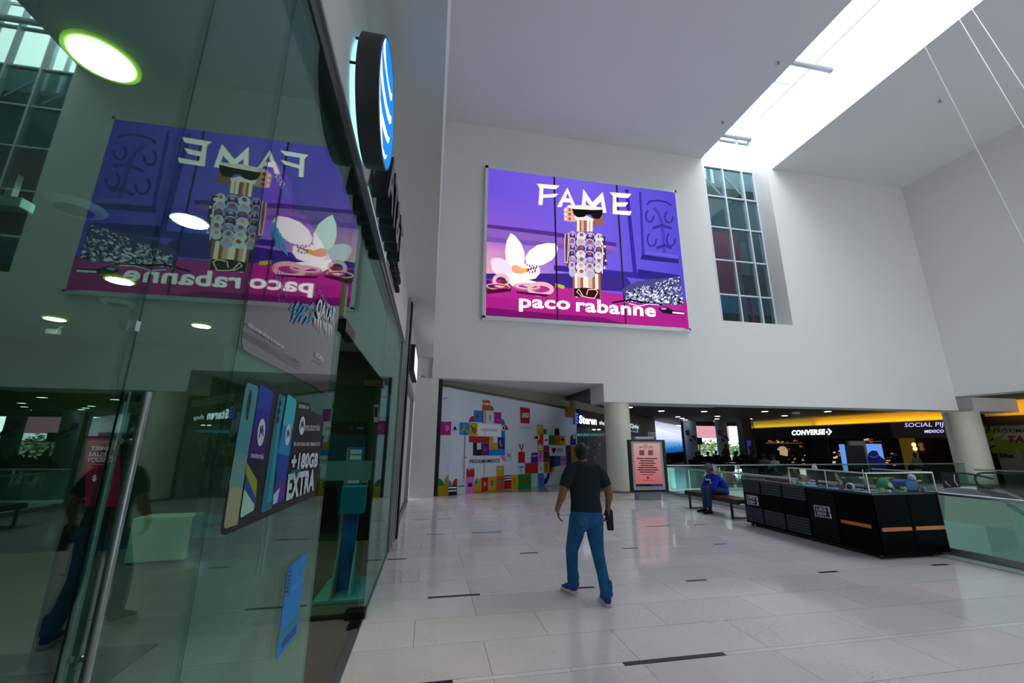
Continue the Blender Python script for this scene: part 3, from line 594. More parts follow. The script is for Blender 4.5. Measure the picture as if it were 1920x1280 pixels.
fx0, fx1, fz0, fz1 = 1.62, 9.83, 6.0, 12.24
MB().box((fx0-.02, SY-.02, fz1-.12), (fx1, D, fz1)).box((fx0-.02, SY-.02, fz0-.06), (fx1, D, fz0+.08)).box((fx0-.02, SY-.02, fz0), (fx0+.09, D, fz1)).box((fx1-.08, SY-.02, fz0), (fx1, D, fz1)).build('frame', WHITEP, ad)
pur = [(0, 'f09ab0'), (.18, 'e090c8'), (.32, '8a5fe0'), (1, '6f5be6')]
bgL = grad_emit('advert_left_glow', [(0, '8560e8'), (.5, '7a66f0'), (1, '5c50dc')], .80, 0, 1.7, 9.8, (2, 7.6, 11.2, [(0, 'ffc0a8'), (.28, 'f0a0c8'), (.45, '9a60d8'), (1, '6a55e0')], (1.2, 5.2)))
px_split = (4.39, 7.09)
for a_, b_ in ((1.71, px_split[0]-.035), (px_split[0]+.035, px_split[1]-.035), (px_split[1]+.035, 9.75)):
    MB().box((a_, SY, fz0+.08), (b_, SY+.05, fz1-.12)).build('screen_panel', bgL, ad)
for x in px_split: MB().box((x-.03, SY-.012, fz0+.06), (x+.03, SY+.05, fz1-.1)).build('joint_bar', BLACKM, ad)
a = Art(Plane((0, SY-.001, 0), (0, -1, 0)), .001, .0001).T((890, 300, 3.764))
e = lambda c, s=.85: E(c, s*1.02)
# wall mouldings
a.poly([(88, 452), (545, 505), (1000, 585), (1000, 612), (545, 535), (88, 478)], e('6a3fb0', .5))
a.poly([(84, 478), (545, 535), (1000, 612), (1000, 640), (545, 575), (84, 540)], e('a070d8', .6))
a.poly([(82, 540), (545, 582), (980, 640), (980, 668), (545, 615), (82, 575)], e('8a60c8', .6))
a.poly([(80, 800), (545, 800), (1040, 800), (1100, 860), (1100, 930), (545, 900), (80, 890)], e('4a32a8', .5))
a.poly([(560, 740), (1100, 790), (1440, 830), (1440, 870), (1100, 830), (560, 780)], e('4433b8', .5))
a.poly([(1060, 205), (1085, 208), (1150, 830), (1120, 830)], e('3f33c0', .5)); a.poly([(1160, 222), (1175, 224), (1200, 680), (1180, 680)], e('4a3fca', .5))
a.poly([(1180, 665), (1440, 700), (1440, 730), (1170, 700)], e('2f2898', .5)); a.poly([(1205, 640), (1435, 672), (1435, 690), (1200, 658)], e('7a6cf0', .6))
a.poly([(1150, 770), (1445, 810), (1445, 850), (1150, 825)], e('332aa0', .5))
dk, md = e('3d34b4', .5), e('5348cc', .55)
a.line([(1220, 310), (1240, 290), (1300, 285), (1350, 295), (1385, 318)], 13, dk)
for cx, cy_, rx, ry in ((1235, 395, 28, 42), (1370, 400, 28, 42), (1250, 560, 32, 48), (1385, 560, 30, 46)):
    a.line([(cx+rx*math.cos(t*.6), cy_+ry*math.sin(t*.6)) for t in range(8)], 12, dk)
a.line([(1270, 340), (1300, 380), (1320, 440), (1330, 520), (1335, 600), (1340, 650)], 22, md); a.line([(1260, 480), (1320, 460), (1385, 480)], 18, dk); a.line([(1290, 620), (1340, 600), (1385, 620)], 20, dk)
# table
a.poly([(80, 838), (300, 850), (560, 890), (1040, 945), (1330, 975), (1474, 1000), (1492, 1190), (78, 1104)], e('c02898', .75))
a.poly([(79, 960), (600, 1010), (1480, 1090), (1492, 1190), (78, 1104)], e('b8208e', .7)); a.poly([(79, 1040), (560, 1085), (900, 1110), (1100, 1165), (78, 1104)], e('8a1478', .55))
a.poly([(79, 845), (110, 850), (140, 900), (90, 905)], e('5a1090', .6))
# orchid
W1, W2 = e('fdf8fc', .95), e('e9daf0', .9)
a.poly([(255, 515), (285, 535), (330, 590), (352, 655), (350, 720), (330, 760), (290, 790), (255, 770), (222, 700), (215, 640), (225, 570)], W1)
a.poly([(355, 690), (385, 640), (440, 600), (510, 585), (575, 588), (587, 620), (580, 660), (545, 705), (480, 740), (420, 750), (370, 745)], W1)
a.poly([(112, 720), (120, 695), (165, 688), (220, 705), (260, 750), (300, 820), (240, 820), (190, 800), (150, 805), (125, 780)], W2)
a.poly([(270, 760), (340, 730), (420, 735), (460, 760), (460, 800), (430, 835), (360, 850), (290, 835), (262, 800)], W1)
a.poly([(225, 800), (300, 830), (400, 850), (440, 860), (400, 900), (330, 880), (280, 900), (235, 860)], W1)
a.poly([(262, 745), (300, 740), (345, 770), (340, 800), (290, 800), (262, 785)], e('f2a98a', .85)); a.poly([(320, 768), (370, 760), (395, 775), (360, 795), (320, 795)], e('eeb04a', .9))
for i in range(22): a.disc(370+(i*29) % 68, 740+(i*17) % 56, 5, 6, e('9a1878', .7))
a.line([(370, 780), (400, 765), (435, 762)], 5, e('7a1058', .6)); a.poly([(570, 868), (632, 885), (636, 905), (620, 908), (570, 890)], e('c9c04a', .8))
# chain
pk, pk2, cop = e('eeb8c0', .85), e('c77f90', .7), e('8a3038', .55)
def ringp(cx, cy_, rx, ry, wd, m, rot=0):
    n = 20; pts = []
    for i in range(n+1):
        t = 2*math.pi*i/n; x, y = rx*math.cos(t), ry*math.sin(t); r_ = math.radians(rot); pts.append((cx+x*math.cos(r_)-y*math.sin(r_), cy_+x*math.sin(r_)+y*math.cos(r_)))
    a.line(pts, wd, m)
ringp(185, 850, 48, 38, 24, pk); ringp(165, 900, 85, 24, 14, cop, 4); ringp(165, 893, 82, 20, 6, e('f0c8c0', .8), 4); ringp(370, 895, 88, 20, 16, pk2, 3); ringp(372, 890, 84, 16, 6, e('f4d8d0', .9), 3); ringp(465, 910, 80, 38, 28, pk, 2)
a.disc(205, 860, 26, 15, e('8a3a30', .6)); a.poly([(80, 915), (250, 905), (260, 925), (90, 945)], e('5a1828', .5)); a.poly([(290, 925), (540, 950), (500, 965), (300, 940)], e('6a1050', .5))
# bottle
c1, c2, c3 = e('e7b49c', .8), e('b4705c', .6), e('f7e2d4', .95)
a.poly([(640, 520), (920, 540), (930, 740), (905, 745), (888, 978), (694, 962), (690, 810), (640, 725)], e('6a4460', .5))
a.poly([(692, 795), (886, 815), (888, 975), (694, 962)], c1)
for x0, x1, m_ in ((692, 706, c2), (706, 722, c3), (745, 765, c2), (765, 800, c3), (830, 848, c2), (850, 870, c3), (872, 888, c2)):
    a.poly([(x0, 800), (x1, 802), (x1+3, 972), (x0+3, 965)], m_)
a.poly([(700, 905), (780, 900), (880, 915), (885, 975), (700, 962)], e('4a1018', .5)); a.line([(735, 910), (765, 960), (800, 970), (845, 975), (870, 930), (850, 912), (800, 915), (790, 950)], 5, c3); a.line([(735, 910), (720, 930), (760, 965)], 4, c3)
a.poly([(712, 415), (838, 425), (838, 510), (712, 498)], c2)
for x in (722, 752, 792, 815): a.poly([(x, 418), (x+18, 420), (x+18, 505), (x, 503)], c3 if x != 752 else c1)
a.poly([(628, 345), (650, 325), (690, 320), (720, 400), (720, 432), (690, 435), (632, 428)], c1); a.poly([(838, 400), (908, 395), (912, 455), (840, 458)], c2)
for i in range(6): a.disc(642+(i % 2)*28, 350+(i//2)*32, 9, 10, e(('fff0e8', 'a04848')[i % 2], .8))
a.poly([(650, 330), (660, 318), (790, 318), (900, 335), (905, 350), (840, 352), (700, 345)], c3)
a.poly([(685, 338), (740, 340), (815, 352), (860, 345), (905, 348), (900, 385), (880, 415), (840, 412), (818, 385), (790, 385), (770, 400), (725, 402), (700, 385)], e('101214', .5))
a.poly([(700, 392), (735, 405), (770, 402), (790, 392), (840, 418), (838, 430), (712, 420)], c3)
cols = ['3a2a9a', '6a4a9c', '8f86e8', 'f0eef8', '4a3cb0', 'c8c8ee']
for r in range(7):
    for c in range(4 if r < 6 else 3):
        cx = 686+c*62+(0 if r % 2 else 4); cy_ = 528+r*43+c*5; rx = (24, 34, 33, 27)[c]
        a.disc(cx, cy_+6, rx, 32, e('f0e4f0', .8)); a.disc(cx, cy_+8, rx-3, 29, e(cols[(r*2+c*3) % 6 if r < 5 else (3 if c % 2 else 5)], .7)); a.disc(cx+2, cy_-6, rx*.42, 13, e('b4604c' if (r+c) % 2 else 'e8b4a4', .7))
a.line([(640, 520), (635, 600), (638, 720), (655, 725), (662, 560), (660, 515)], 7, e('f0c0a8', .8)); a.line([(890, 540), (915, 545), (920, 640), (930, 740), (905, 700)], 7, e('2a1c3a', .5)); a.line([(880, 530), (905, 600), (900, 800)], 6, e('fbe6ea', .9))
for i in range(10): a.disc(905+(i*7) % 22, 560+i*25, 6, 9, e(('f6eef8', '5a3a6a')[i % 2], .8))
# chain mail
rnd = random.Random(3)
a.poly([(1040, 910), (1090, 880), (1150, 855), (1250, 840), (1380, 830), (1455, 815), (1476, 1025), (1300, 1015), (1120, 1005), (1060, 970)], e('5a5aa0', .5))
cm = [e('e9ebfb', .85), e('9fa6e0', .7), e('14122c', .4), e('5a50a8', .5)]
for i in range(330):
    u = rnd.random(); v = rnd.random(); x = 1060+u*405; top = 900-u*85+30*(1-u); y = top+v*(1000+u*18-top); 
    rx = 5+8*v; a.disc(x, y, rx, rx*.8, cm[(0, 0, 1, 0, 2)[i % 5]], a0=rnd.random()*360, a1=rnd.random()*360+200, n=7)
    if i % 2 == 0: a.disc(x+2, y+2, rx*.5, rx*.4, cm[2], n=6)
    if i % 5 == 0: a.line([(x, y), (x+6, y-14)], 3, cm[0])
a.line([(975, 1005), (1100, 985), (1200, 1005), (1320, 1020)], 12, cm[2]); a.line([(1090, 1012), (1160, 1030), (1230, 1015), (1300, 1022)], 6, cm[0])
a.poly([(1295, 1050), (1340, 1030), (1400, 1060), (1476, 1070), (1480, 1090), (1380, 1085), (1330, 1080)], cm[2]); a.line([(1400, 1075), (1475, 1082)], 12, cm[0]); a.disc(1335, 1048, 20, 9, cm[1])
# lettering
def letters(m, o_):
    L1 = [[(440, 168), (540, 176), (600, 182), (570, 205), (485, 198), (482, 245), (560, 240), (590, 238), (565, 262), (482, 266), (478, 318), (452, 315), (460, 198)],
          [(584, 330), (655, 195), (720, 345), (692, 340), (678, 300), (625, 296), (612, 332)], 
          [(755, 345), (768, 205), (832, 300), (905, 228), (930, 372), (903, 370), (893, 290), (832, 345), (785, 282), (780, 345)],
          [(955, 228), (1105, 240), (1082, 268), (998, 262), (1000, 300), (1085, 300), (1062, 328), (1002, 328), (1004, 358), (1108, 362), (1096, 390), (975, 380), (978, 255)]]
    for p in L1: a.poly([(x+o_, y+o_) for x, y in p], m)
letters(e('f08a70', .8), -4); letters(e('fffaf4', 1.05), 0); a.poly([(640, 268), (656, 232), (672, 272)], e('7a66f0', .78)); a.poly([(636, 318), (688, 322), (690, 334), (630, 330)], e('7a66f0', .78))
a.poly([(685, 338), (740, 340), (815, 352), (860, 345), (905, 348), (900, 385), (880, 415), (840, 412), (818, 385), (790, 385), (770, 400), (725, 402), (700, 385)], e('101214', .5))
a.poly([(650, 330), (660, 318), (790, 318), (900, 335), (905, 350), (840, 352), (700, 345)], c3)
wt = e('ffffff', 1.0)
a.text('paco', (312, 1068), (676, 1084), (313, 975), wt, .028); a.text('rabanne', (715, 1068), (1280, 1108), (716, 972), wt, .028)
a.poly([(1470, 1000), (1496, 1002), (1512, 1195), (1488, 1190)], e('b8208e', .7))
a.build('artwork', ad)

# ================================================================ toy store hoarding behind the column
DIR = V((.843, .538, 0)); NRM = V((.538, -.843, 0)); A0 = V((.675, 14.33, 0)); PL = Plane(A0, NRM); PF = Plane((0, 14.26, 0), (0, -1, 0))
HB = mat('hoarding_white', 'cfd8e8', .55, spec=.3)
hd = thing('hoarding', 'white shop hoarding printed with colourful toy brick animals', 'hoarding', (.7, 14.3, 0))
A1 = A0+DIR*6.95
MB().prism([A0+V((0, 0, .005)), A1+V((0, 0, .005)), A1+V((0, 0, 3.12)), A0+V((0, 0, 3.52))], -NRM*.08).build('long_panel', HB, hd)
MB().prism([(.34, 14.262, .005), (.67, 14.262, .005), (.67, 14.262, 3.52), (.34, 14.262, 3.56)], (0, .07, 0)).build('end_panel', HB, hd)
MB().tube([(.3, 14.3, 3.62), A0+V((0, 0, 3.6)), A1+V((0, 0, 3.2))], .012, 8).build('top_rail', CHAR, hd)
a = Art(PL, .001, .0002).T((820, 720, 5.82))
Y_, R1, B_, O_, G_, K_, PKK, MG, NV, LB, GY = (P(c) for c in ('b99a12', 'b01a20', '1f78c4', 'c05018', '1f7a30', '12141a', 'd070c0', 'b01c86', '1c2a90', '8ec4e8', 'c3cddc'))
WT = P('e8ecf4')
hole = lambda *q: a.poly(q, HB)
def quad(x0, y0, x1, y1, m, s=.12): a.poly([(x0, y0), (x1, y0+s*(x1-x0)), (x1, y1+s*(x1-x0)), (x0, y1)], m)
# main figure
a.poly([(490, 222), (583, 235), (580, 290), (490, 288)], O_); a.poly([(490, 175), (508, 165), (515, 178), (530, 178), (535, 168), (552, 178), (565, 172), (578, 185), (578, 205), (568, 208), (568, 235), (560, 232), (560, 205), (540, 203), (538, 228), (530, 228), (530, 202), (515, 200), (510, 225), (500, 225), (500, 200), (490, 198)], O_)
a.disc(583, 290, 34, 56, G_, 0, 90, 10, True)
quad(397, 283, 488, 412, B_, .05); a.disc(440, 350, 16, 26, P('8a2838')); quad(488, 290, 528, 420, K_); quad(500, 295, 506, 415, WT, 0); quad(514, 297, 521, 418, WT, 0); quad(528, 297, 618, 426, GY, .05)
a.line([(575, 330), (568, 345), (582, 360), (570, 385), (580, 405)], 6, K_); quad(618, 303, 698, 428, MG, .08); a.disc(652, 350, 18, 14, P('7a3ab0')); a.disc(655, 390, 12, 10, P('d040a0'))
a.disc(397, 412, 54, 66, R1, 90, 180, 10, True)
quad(242, 415, 345, 553, B_, .03); a.line([(262, 515), (295, 485), (325, 522)], 22, Y_); a.line([(295, 485), (295, 450)], 16, Y_); quad(345, 420, 438, 560, Y_, .05)
a.line([(365, 455), (395, 490), (380, 505), (405, 530), (420, 500), (400, 480)], 11, K_); quad(160, 412, 242, 553, GY, .02); a.line([(168, 495), (215, 497)], 8, K_); a.poly([(178, 492), (182, 465), (192, 458), (202, 468), (208, 492)], K_)
quad(438, 430, 698, 560, WT, .055); a.text('euscconnect', (475, 510), (655, 516), (476, 480), P('4a3a5a'), .0)
a.poly([(698, 430), (740, 440), (738, 775), (700, 770)], B_); a.disc(700, 436, 38, 58, G_, 0, 90, 10, True); a.poly([(735, 440), (760, 455), (775, 500), (738, 500)], R1); a.disc(720, 478, 20, 30, WT); a.disc(722, 478, 11, 18, K_)
a.poly([(345, 565), (568, 572), (568, 640), (345, 632)], R1); a.poly([(568, 572), (655, 575), (655, 710), (568, 705)], Y_); a.poly([(612, 575), (655, 576), (655, 640), (612, 638)], HB); a.poly([(658, 577), (735, 580), (735, 710), (658, 708)], NV); a.line([(688, 615), (685, 650), (700, 678)], 13, Y_)
a.poly([(390, 635), (482, 638), (482, 778), (390, 778)], K_); a.poly([(432, 640), (478, 640), (478, 712), (432, 712)], GY); a.poly([(482, 640), (565, 645), (565, 778), (482, 778)], P('4a1c80')); a.disc(520, 705, 22, 32, MG)
a.poly([(565, 708), (738, 715), (738, 775), (565, 778)], B_); a.disc(740, 778, 42, 62, PKK, 180, 270, 10, True); quad(742, 708, 815, 845, GY, 0); a.line([(762, 755), (775, 775), (795, 772)], 8, G_); a.line([(775, 775), (770, 795)], 7, G_); a.line([(785, 760), (795, 800)], 7, G_)
a.text('PRÓXIMAMENTE', (352, 866), (680, 854), (353, 812), P('16181e'), .012)
# door lines
a.line([(306, 480), (298, 700), (285, 1200)], 5, K_); a.line([(278, 800), (272, 915)], 4, P('6a7078')); a.line([(300, 800), (318, 800)], 10, K_); a.line([(523, 480), (505, 1190)], 3, P('4a5058')); a.line([(285, 1203), (480, 1183)], 4, K_)
# lower creatures
a.poly([(125, 1110), (215, 1108), (212, 1215), (122, 1218)], K_); a.line([(122, 1130), (205, 1127)], 16, WT); a.line([(122, 1165), (203, 1160)], 14, WT); a.disc(215, 1108, 50, 78, R1, 90, 180, 10, True); a.poly([(128, 1040), (150, 1070), (158, 1110), (122, 1110)], B_)
quad(217, 1030, 300, 1200, GY, -.03); a.line([(235, 1115), (290, 1110)], 16, G_)
a.poly([(318, 935), (330, 912), (342, 940), (352, 935), (362, 908), (375, 935), (385, 930), (395, 905), (405, 935), (403, 1010), (318, 1015)], R1); a.poly([(318, 1015), (403, 1010), (400, 1190), (312, 1200)], PKK); a.poly([(332, 1085), (348, 1085), (350, 1072), (368, 1072), (370, 1085), (382, 1085), (380, 1118), (332, 1120)], K_)
a.disc(442, 1085, 36, 60, B_, 90, 180, 10, True); a.poly([(405, 1090), (440, 1085), (455, 1035), (483, 1020), (480, 1178), (402, 1188)], Y_); a.poly([(483, 1020), (555, 1014), (552, 1165), (480, 1177)], R1); a.disc(518, 1088, 16, 26, PKK)
a.poly([(555, 1012), (645, 1005), (642, 1178), (552, 1185)], Y_); a.disc(598, 1078, 16, 30, NV); a.disc(598, 1078, 7, 13, Y_); a.poly([(645, 1005), (730, 1000), (728, 1150), (642, 1160)], O_); a.disc(687, 1068, 18, 26, B_)
a.poly([(648, 935), (728, 935), (728, 1000), (645, 1005)], Y_); a.poly([(646, 895), (665, 888), (690, 892), (725, 885), (728, 935), (714, 935), (714, 915), (700, 915), (700, 935), (680, 935), (680, 915), (664, 915), (664, 935), (648, 935)], Y_)
a.poly([(733, 995), (806, 992), (806, 1060), (733, 1068)], K_); a.line([(738, 1016), (804, 1012)], 13, WT); a.line([(738, 1045), (804, 1038)], 13, WT); a.poly([(733, 1066), (806, 1060), (804, 1138), (730, 1148)], R1)
# right half
a.T((950, 760, 7.11))
a.poly([(62, 925), (152, 920), (150, 1135), (62, 1140)], Y_); a.line([(108, 965), (108, 1030)], 9, P('5a4a10')); a.poly([(158, 920), (328, 912), (328, 1105), (156, 1118)], G_); a.poly([(195, 985), (220, 968), (285, 985), (285, 1000), (220, 1018)], R1)
a.poly([(330, 912), (415, 905), (420, 1080), (330, 1100)], P('a8c8dc')); a.poly([(155, 618), (242, 618), (242, 762), (155, 765)], R1); a.line([(200, 620), (200, 580), (180, 560), (175, 515)], 14, R1); a.line([(200, 580), (215, 560), (218, 515)], 12, R1)
a.poly([(157, 770), (242, 768), (243, 912), (157, 915)], P('b8d4ea')); a.line([(178, 820), (220, 818)], 22, P('2a90d0')); a.line([(195, 820), (192, 880)], 12, P('2a90d0'))
a.poly([(328, 640), (412, 635), (412, 762), (328, 765)], NV); a.poly([(332, 632), (405, 625), (410, 660), (330, 660)], NV); a.poly([(340, 660), (350, 660), (350, 682), (340, 682)], WT); a.poly([(365, 660), (385, 660), (385, 682), (365, 682)], WT); a.poly([(400, 660), (410, 660), (410, 682), (400, 682)], WT)
a.poly([(247, 768), (415, 760), (415, 900), (247, 912)], R1); a.poly([(412, 258), (485, 262), (485, 390), (412, 385)], Y_); a.poly([(428, 285), (440, 285), (440, 308), (428, 308)], WT); a.poly([(458, 287), (470, 287), (470, 310), (458, 310)], WT)
a.poly([(487, 312), (530, 318), (530, 380), (487, 385)], G_); a.line([(520, 345), (548, 330)], 6, G_); a.line([(520, 360), (548, 375)], 6, G_)
a.poly([(412, 385), (487, 390), (487, 525), (412, 522)], P('c03020')); a.disc(408, 425, 30, 38, WT); a.disc(406, 425, 17, 26, K_); a.poly([(368, 450), (375, 405), (388, 395), (390, 450)], O_)
quad(490, 392, 562, 528, WT, .02); a.disc(528, 460, 22, 12, R1); a.poly([(565, 395), (640, 395), (640, 525), (565, 525)], G_); a.poly([(640, 398), (708, 400), (708, 525), (640, 525)], O_); a.poly([(708, 400), (780, 402), (780, 528), (708, 528)], Y_); a.disc(745, 455, 20, 22, K_)
a.poly([(638, 395), (640, 300), (655, 320), (668, 290), (680, 320), (695, 285), (706, 395)], K_)
a.poly([(778, 20), (800, 8), (910, 40), (915, 255), (888, 250), (888, 165), (780, 155)], P('8a6c14')); a.poly([(850, 440), (860, 400), (885, 388), (885, 440), (922, 450), (925, 525), (852, 528)], NV); a.poly([(888, 440), (905, 400), (925, 398), (925, 450)], Y_)
a.poly([(417, 535), (487, 535), (487, 610), (417, 610)], P('a8861c')); a.line([(420, 555), (485, 556)], 12, WT); a.line([(420, 582), (485, 584)], 12, WT); a.poly([(417, 612), (490, 612), (490, 750), (417, 752)], PKK); a.line([(452, 640), (452, 700)], 14, P('7a3a90'))
a.poly([(490, 535), (565, 535), (565, 612), (490, 612)], P('981c68')); a.poly([(492, 612), (570, 615), (570, 745), (492, 750)], P('4a4440')); a.disc(528, 660, 25, 40, P('2c1c20')); a.poly([(568, 530), (780, 530), (785, 668), (570, 675)], P('d8dee8'))
a.disc(616, 585, 17, 22, P('3a1420'), 0, 180, 8); a.disc(640, 585, 17, 22, P('3a1420'), 0, 180, 8); a.poly([(599, 585), (657, 585), (640, 625), (628, 642), (615, 625)], P('3a1420')); a.text('LEGO', (668, 610), (750, 612), (668, 568), P('20242c'), .03); a.text('México', (670, 636), (748, 638), (670, 622), P('20242c'), .0)
a.poly([(788, 530), (855, 532), (862, 800), (795, 805)], P('20285a')); a.disc(825, 590, 16, 22, P('8a1c40')); a.poly([(858, 535), (930, 538), (940, 780), (865, 798)], P('a8820c')); a.line([(895, 570), (895, 720)], 14, O_)
a.poly([(575, 672), (642, 670), (645, 820), (578, 822)], P('181c48')); a.poly([(642, 670), (715, 670), (718, 800), (645, 812)], P('1c4a98')); a.poly([(718, 670), (790, 668), (792, 800), (720, 800)], PKK); a.line([(735, 720), (775, 722)], 20, P('a04890'))
quad(418, 755, 495, 900, P('c8d0da'), 0); a.poly([(450, 860), (458, 790), (466, 860)], R1); a.poly([(498, 750), (573, 745), (575, 890), (500, 895)], P('9a8410')); a.line([(530, 790), (530, 850)], 22, P('3a6a20')); a.poly([(577, 822), (610, 820), (608, 875), (578, 890)], P('8a2418')); a.poly([(610, 820), (645, 815), (635, 880), (608, 888)], Y_)
a.line([(595, 890), (600, 935)], 4, K_); a.poly([(420, 905), (495, 903), (498, 1070), (425, 1075)], B_); a.disc(458, 985, 18, 28, P('7a3060')); a.poly([(577, 895), (570, 960), (545, 1020), (500, 1065), (500, 985), (535, 950), (548, 900)], NV)
a.poly([(186, 22), (310, 38), (305, 242), (187, 232)], R1); a.text('LEGO', (197, 160), (295, 165), (205, 92), P('8a6a10'), .09); a.text('LEGO', (199, 158), (294, 163), (208, 94), WT, .04)
a.text('#legocertifiedstore', (170, 300), (325, 308), (170, 288), K_, .01)
a.build('mural', hd)
a = Art(PF, .001, .0002).T((820, 720, 5.82))
a.poly([(38, 408), (155, 408), (146, 556), (32, 556)], MG); a.disc(108, 480, 20, 32, PKK); a.poly([(60, 150), (110, 142), (110, 160), (60, 168)], P('9aa4b8')); a.poly([(0, 1105), (75, 1108), (82, 1030), (95, 1030), (98, 985), (104, 985), (106, 1010), (112, 1010), (118, 985), (124, 990), (120, 1218), (0, 1222)], P('a88c10')); a.disc(8, 1105, 68, 76, G_, 0, 90, 10, True)
a.build('end_mural', hd)
# hazard tape on the floor
t = thing('hazard_tape', 'yellow and white dashed tape line on the floor before the hoarding', 'tape', (2, 14.7, 0))
dm = {}
for i in range(36):
    o = box('dash', (0, 0, 0), (.13, .08, .003), P('d8d8d0') if i % 2 else P('c8b414')); o.location = (1.7+i*.13-t.location.x, 14.72-t.location.y, .001); o.parent = t

# ================================================================ gallery behind: shops, screen, outdoors
B1 = A1+V((.05, .06, 0)); SD = V((.65, .76, 0)); SN = V((.76, -.65, 0)); S1 = B1+SD*5.6
nb = MB()
bk = -NRM*.35
nb.prism([A0+bk-DIR*1.2, A1+bk+DIR*.4, A1+bk+DIR*.4+V((0, 0, 3.9)), A0+bk-DIR*1.2+V((0, 0, 3.9))], bk*.5)
nb.prism([A1-NRM*.1+V((0,0,0)), B1+SD*.3-SN*.0, B1+SD*.3+V((0, 0, 3.9)), A1-NRM*.1+V((0, 0, 3.9))], -NRM*.2)
struct(nb.build('wall_niche', mat('niche_plaster', '9c988c', .8)))
SM = mat('dark_shop_glass', '0a1416', .4, spec=.05)
ss = thing('electronics_shopfront', 'electronics shop with black fascia and white lit letters behind the cream column', 'shop', tuple(B1))
MB().prism([B1, S1, S1+V((0, 0, 2.4)), B1+V((0, 0, 2.4))], -SN*.1).build('window_front', SM, ss)
MB().prism([B1+V((0, 0, 2.4)), S1+V((0, 0, 2.4)), S1+V((0, 0, 3.22)), B1+V((0, 0, 3.22))], SN*.12).build('fascia', BLACKM, ss)
MB().prism([B1+V((0, 0, 3.22)), S1+V((0, 0, 3.22)), S1+V((0, 0, 3.9)), B1+V((0, 0, 3.9))], -SN*.1).build('upper_panel', mat('niche_plaster', '9c988c', .8), ss)
a = Art(Plane(B1+SN*.12, SN), .002, .0005).T((800, 690, 4.924)); wl = E('f4f6ff', 1.3)
a.text('Steren', (1408, 512), (1570, 525), (1408, 432), wl, .05); a.text('shop', (1594, 530), (1668, 540), (1594, 482), wl, .0)
for i in range(4): a.rect(1378, 415+i*26, 1400, 430+i*26, E('3a58e8', .9), .1, .1)
for x in (1545, 1590): a.disc(x, 567, 17, 5, E('e8f8ff', 2.0))
a.text('CONVERSE', (1380, 628), (1640, 625), (1382, 602), E('58b8d8', .4), .03, mirror=True)  # mirrored letters paint the shoe shop sign's reflection on the glass
for i in range(20): a.rect(1392+(i*47) % 230, 655+(i*31) % 200, 1400+(i*47) % 230+8, 660+(i*31) % 200+8+(i % 4)*8, P(('2a5a5c', '1c3a40', '64868a', '0c1214')[i % 4]))
a.rect(1600, 905, 1640, 925, P('b01848')); a.build('sign_print', ss)
# second shop sign right of the column
C0 = S1+SD*.05; L0 = on(1228.5, 788, 2, 3.5); L1 = on(1282, 799.5, 2, 3.5)
sn2 = thing('narrow_shopfront', 'dark narrow shopfront with pale lettering right of the cream column', 'shop', tuple(C0))
LL0 = V((L0.x-.1, L0.y-.1, 0)); cd = (LL0-C0); cn = V((cd.y, -cd.x, 0)).normalized(); cn = cn if (C0-EYE).dot(cn) < 0 else -cn
MB().prism([C0, LL0, LL0+V((0, 0, 3.6)), C0+V((0, 0, 3.6))], -cn*.1).build('facade', mat('olive_dark_wall', '4c4a3e', .7), sn2)
a = Art(Plane(C0, cn), .004, .0006).T((1160, 740, 4.8*1.0))
a.T((1040, 740, 4.8)); a.rect(655, 240, 765, 330, P('0c0e12'), .12, .12); a.text('EQuie', (660, 298), (755, 312), (660, 252), E('c8d4ee', .8), .05); a.poly([(658, 325), (748, 340), (748, 300), (740, 300), (740, 332), (658, 318)], E('7ab0d8', .6))
a.rect(842, 335, 905, 375, P('d0d4dc'), .05, .05); a.rect(850, 345, 898, 375, P('181a20'), .05, .05); a.rect(655, 345, 700, 640, P('3a3818'), 0, 0); a.build('sign_print', sn2)
# curved video wall
ld = (L1-L0); ln = V((ld.y, -ld.x, 0)).normalized(); ln = ln if (L0-EYE).dot(ln) < 0 else -ln; ld2 = V((ld.x, ld.y, 0))
vw = thing('video_wall', 'large glowing video wall showing white and blue waves', 'screen', (L0.x, L0.y, 0))
z0 = .9
nx = max(2, int(ld2.length/1.0)); 
scr = grad_emit('video_wave', [(0, '0c3f86'), (.18, '1f70b8'), (.34, '6fa6dc'), (.5, 'c8d4f0'), (.8, 'e8ecfc'), (1, 'b8bfe0')], 1.0, 2, .9, 3.4)
for i in range(nx):
    p, q = L0+ld2*(i/nx), L0+ld2*((i+1)/nx); MB().prism([(p.x, p.y, z0), (q.x, q.y, z0), (q.x, q.y, 3.45), (p.x, p.y, 3.45)], -ln*.15).build('screen_panel', scr, vw)
MB().prism([(L0.x, L0.y, 0), (L1.x, L1.y, 0), (L1.x, L1.y, z0), (L0.x, L0.y, z0)], -ln*.2).build('base_wall', BLACKM, vw)
a = Art(Plane((L0.x, L0.y, 0), ln), .01, .0004).T((1220, 780, 9.6))
for i in range(30): a.line([(110+(i*61) % 440, 450+(i*17) % 90), (112+(i*61) % 440, 480+(i*23) % 120)], 5, E(('2a68b0', '8fb4e0', '14407c')[i % 3], .8))
for i in range(9): a.line([(90, 110+i*12), (300, 130+i*16), (585, 190+i*20)], 4, E('9a98b8' if i % 2 else 'd0d4f0', .6))
a.build('wave_pattern', vw)
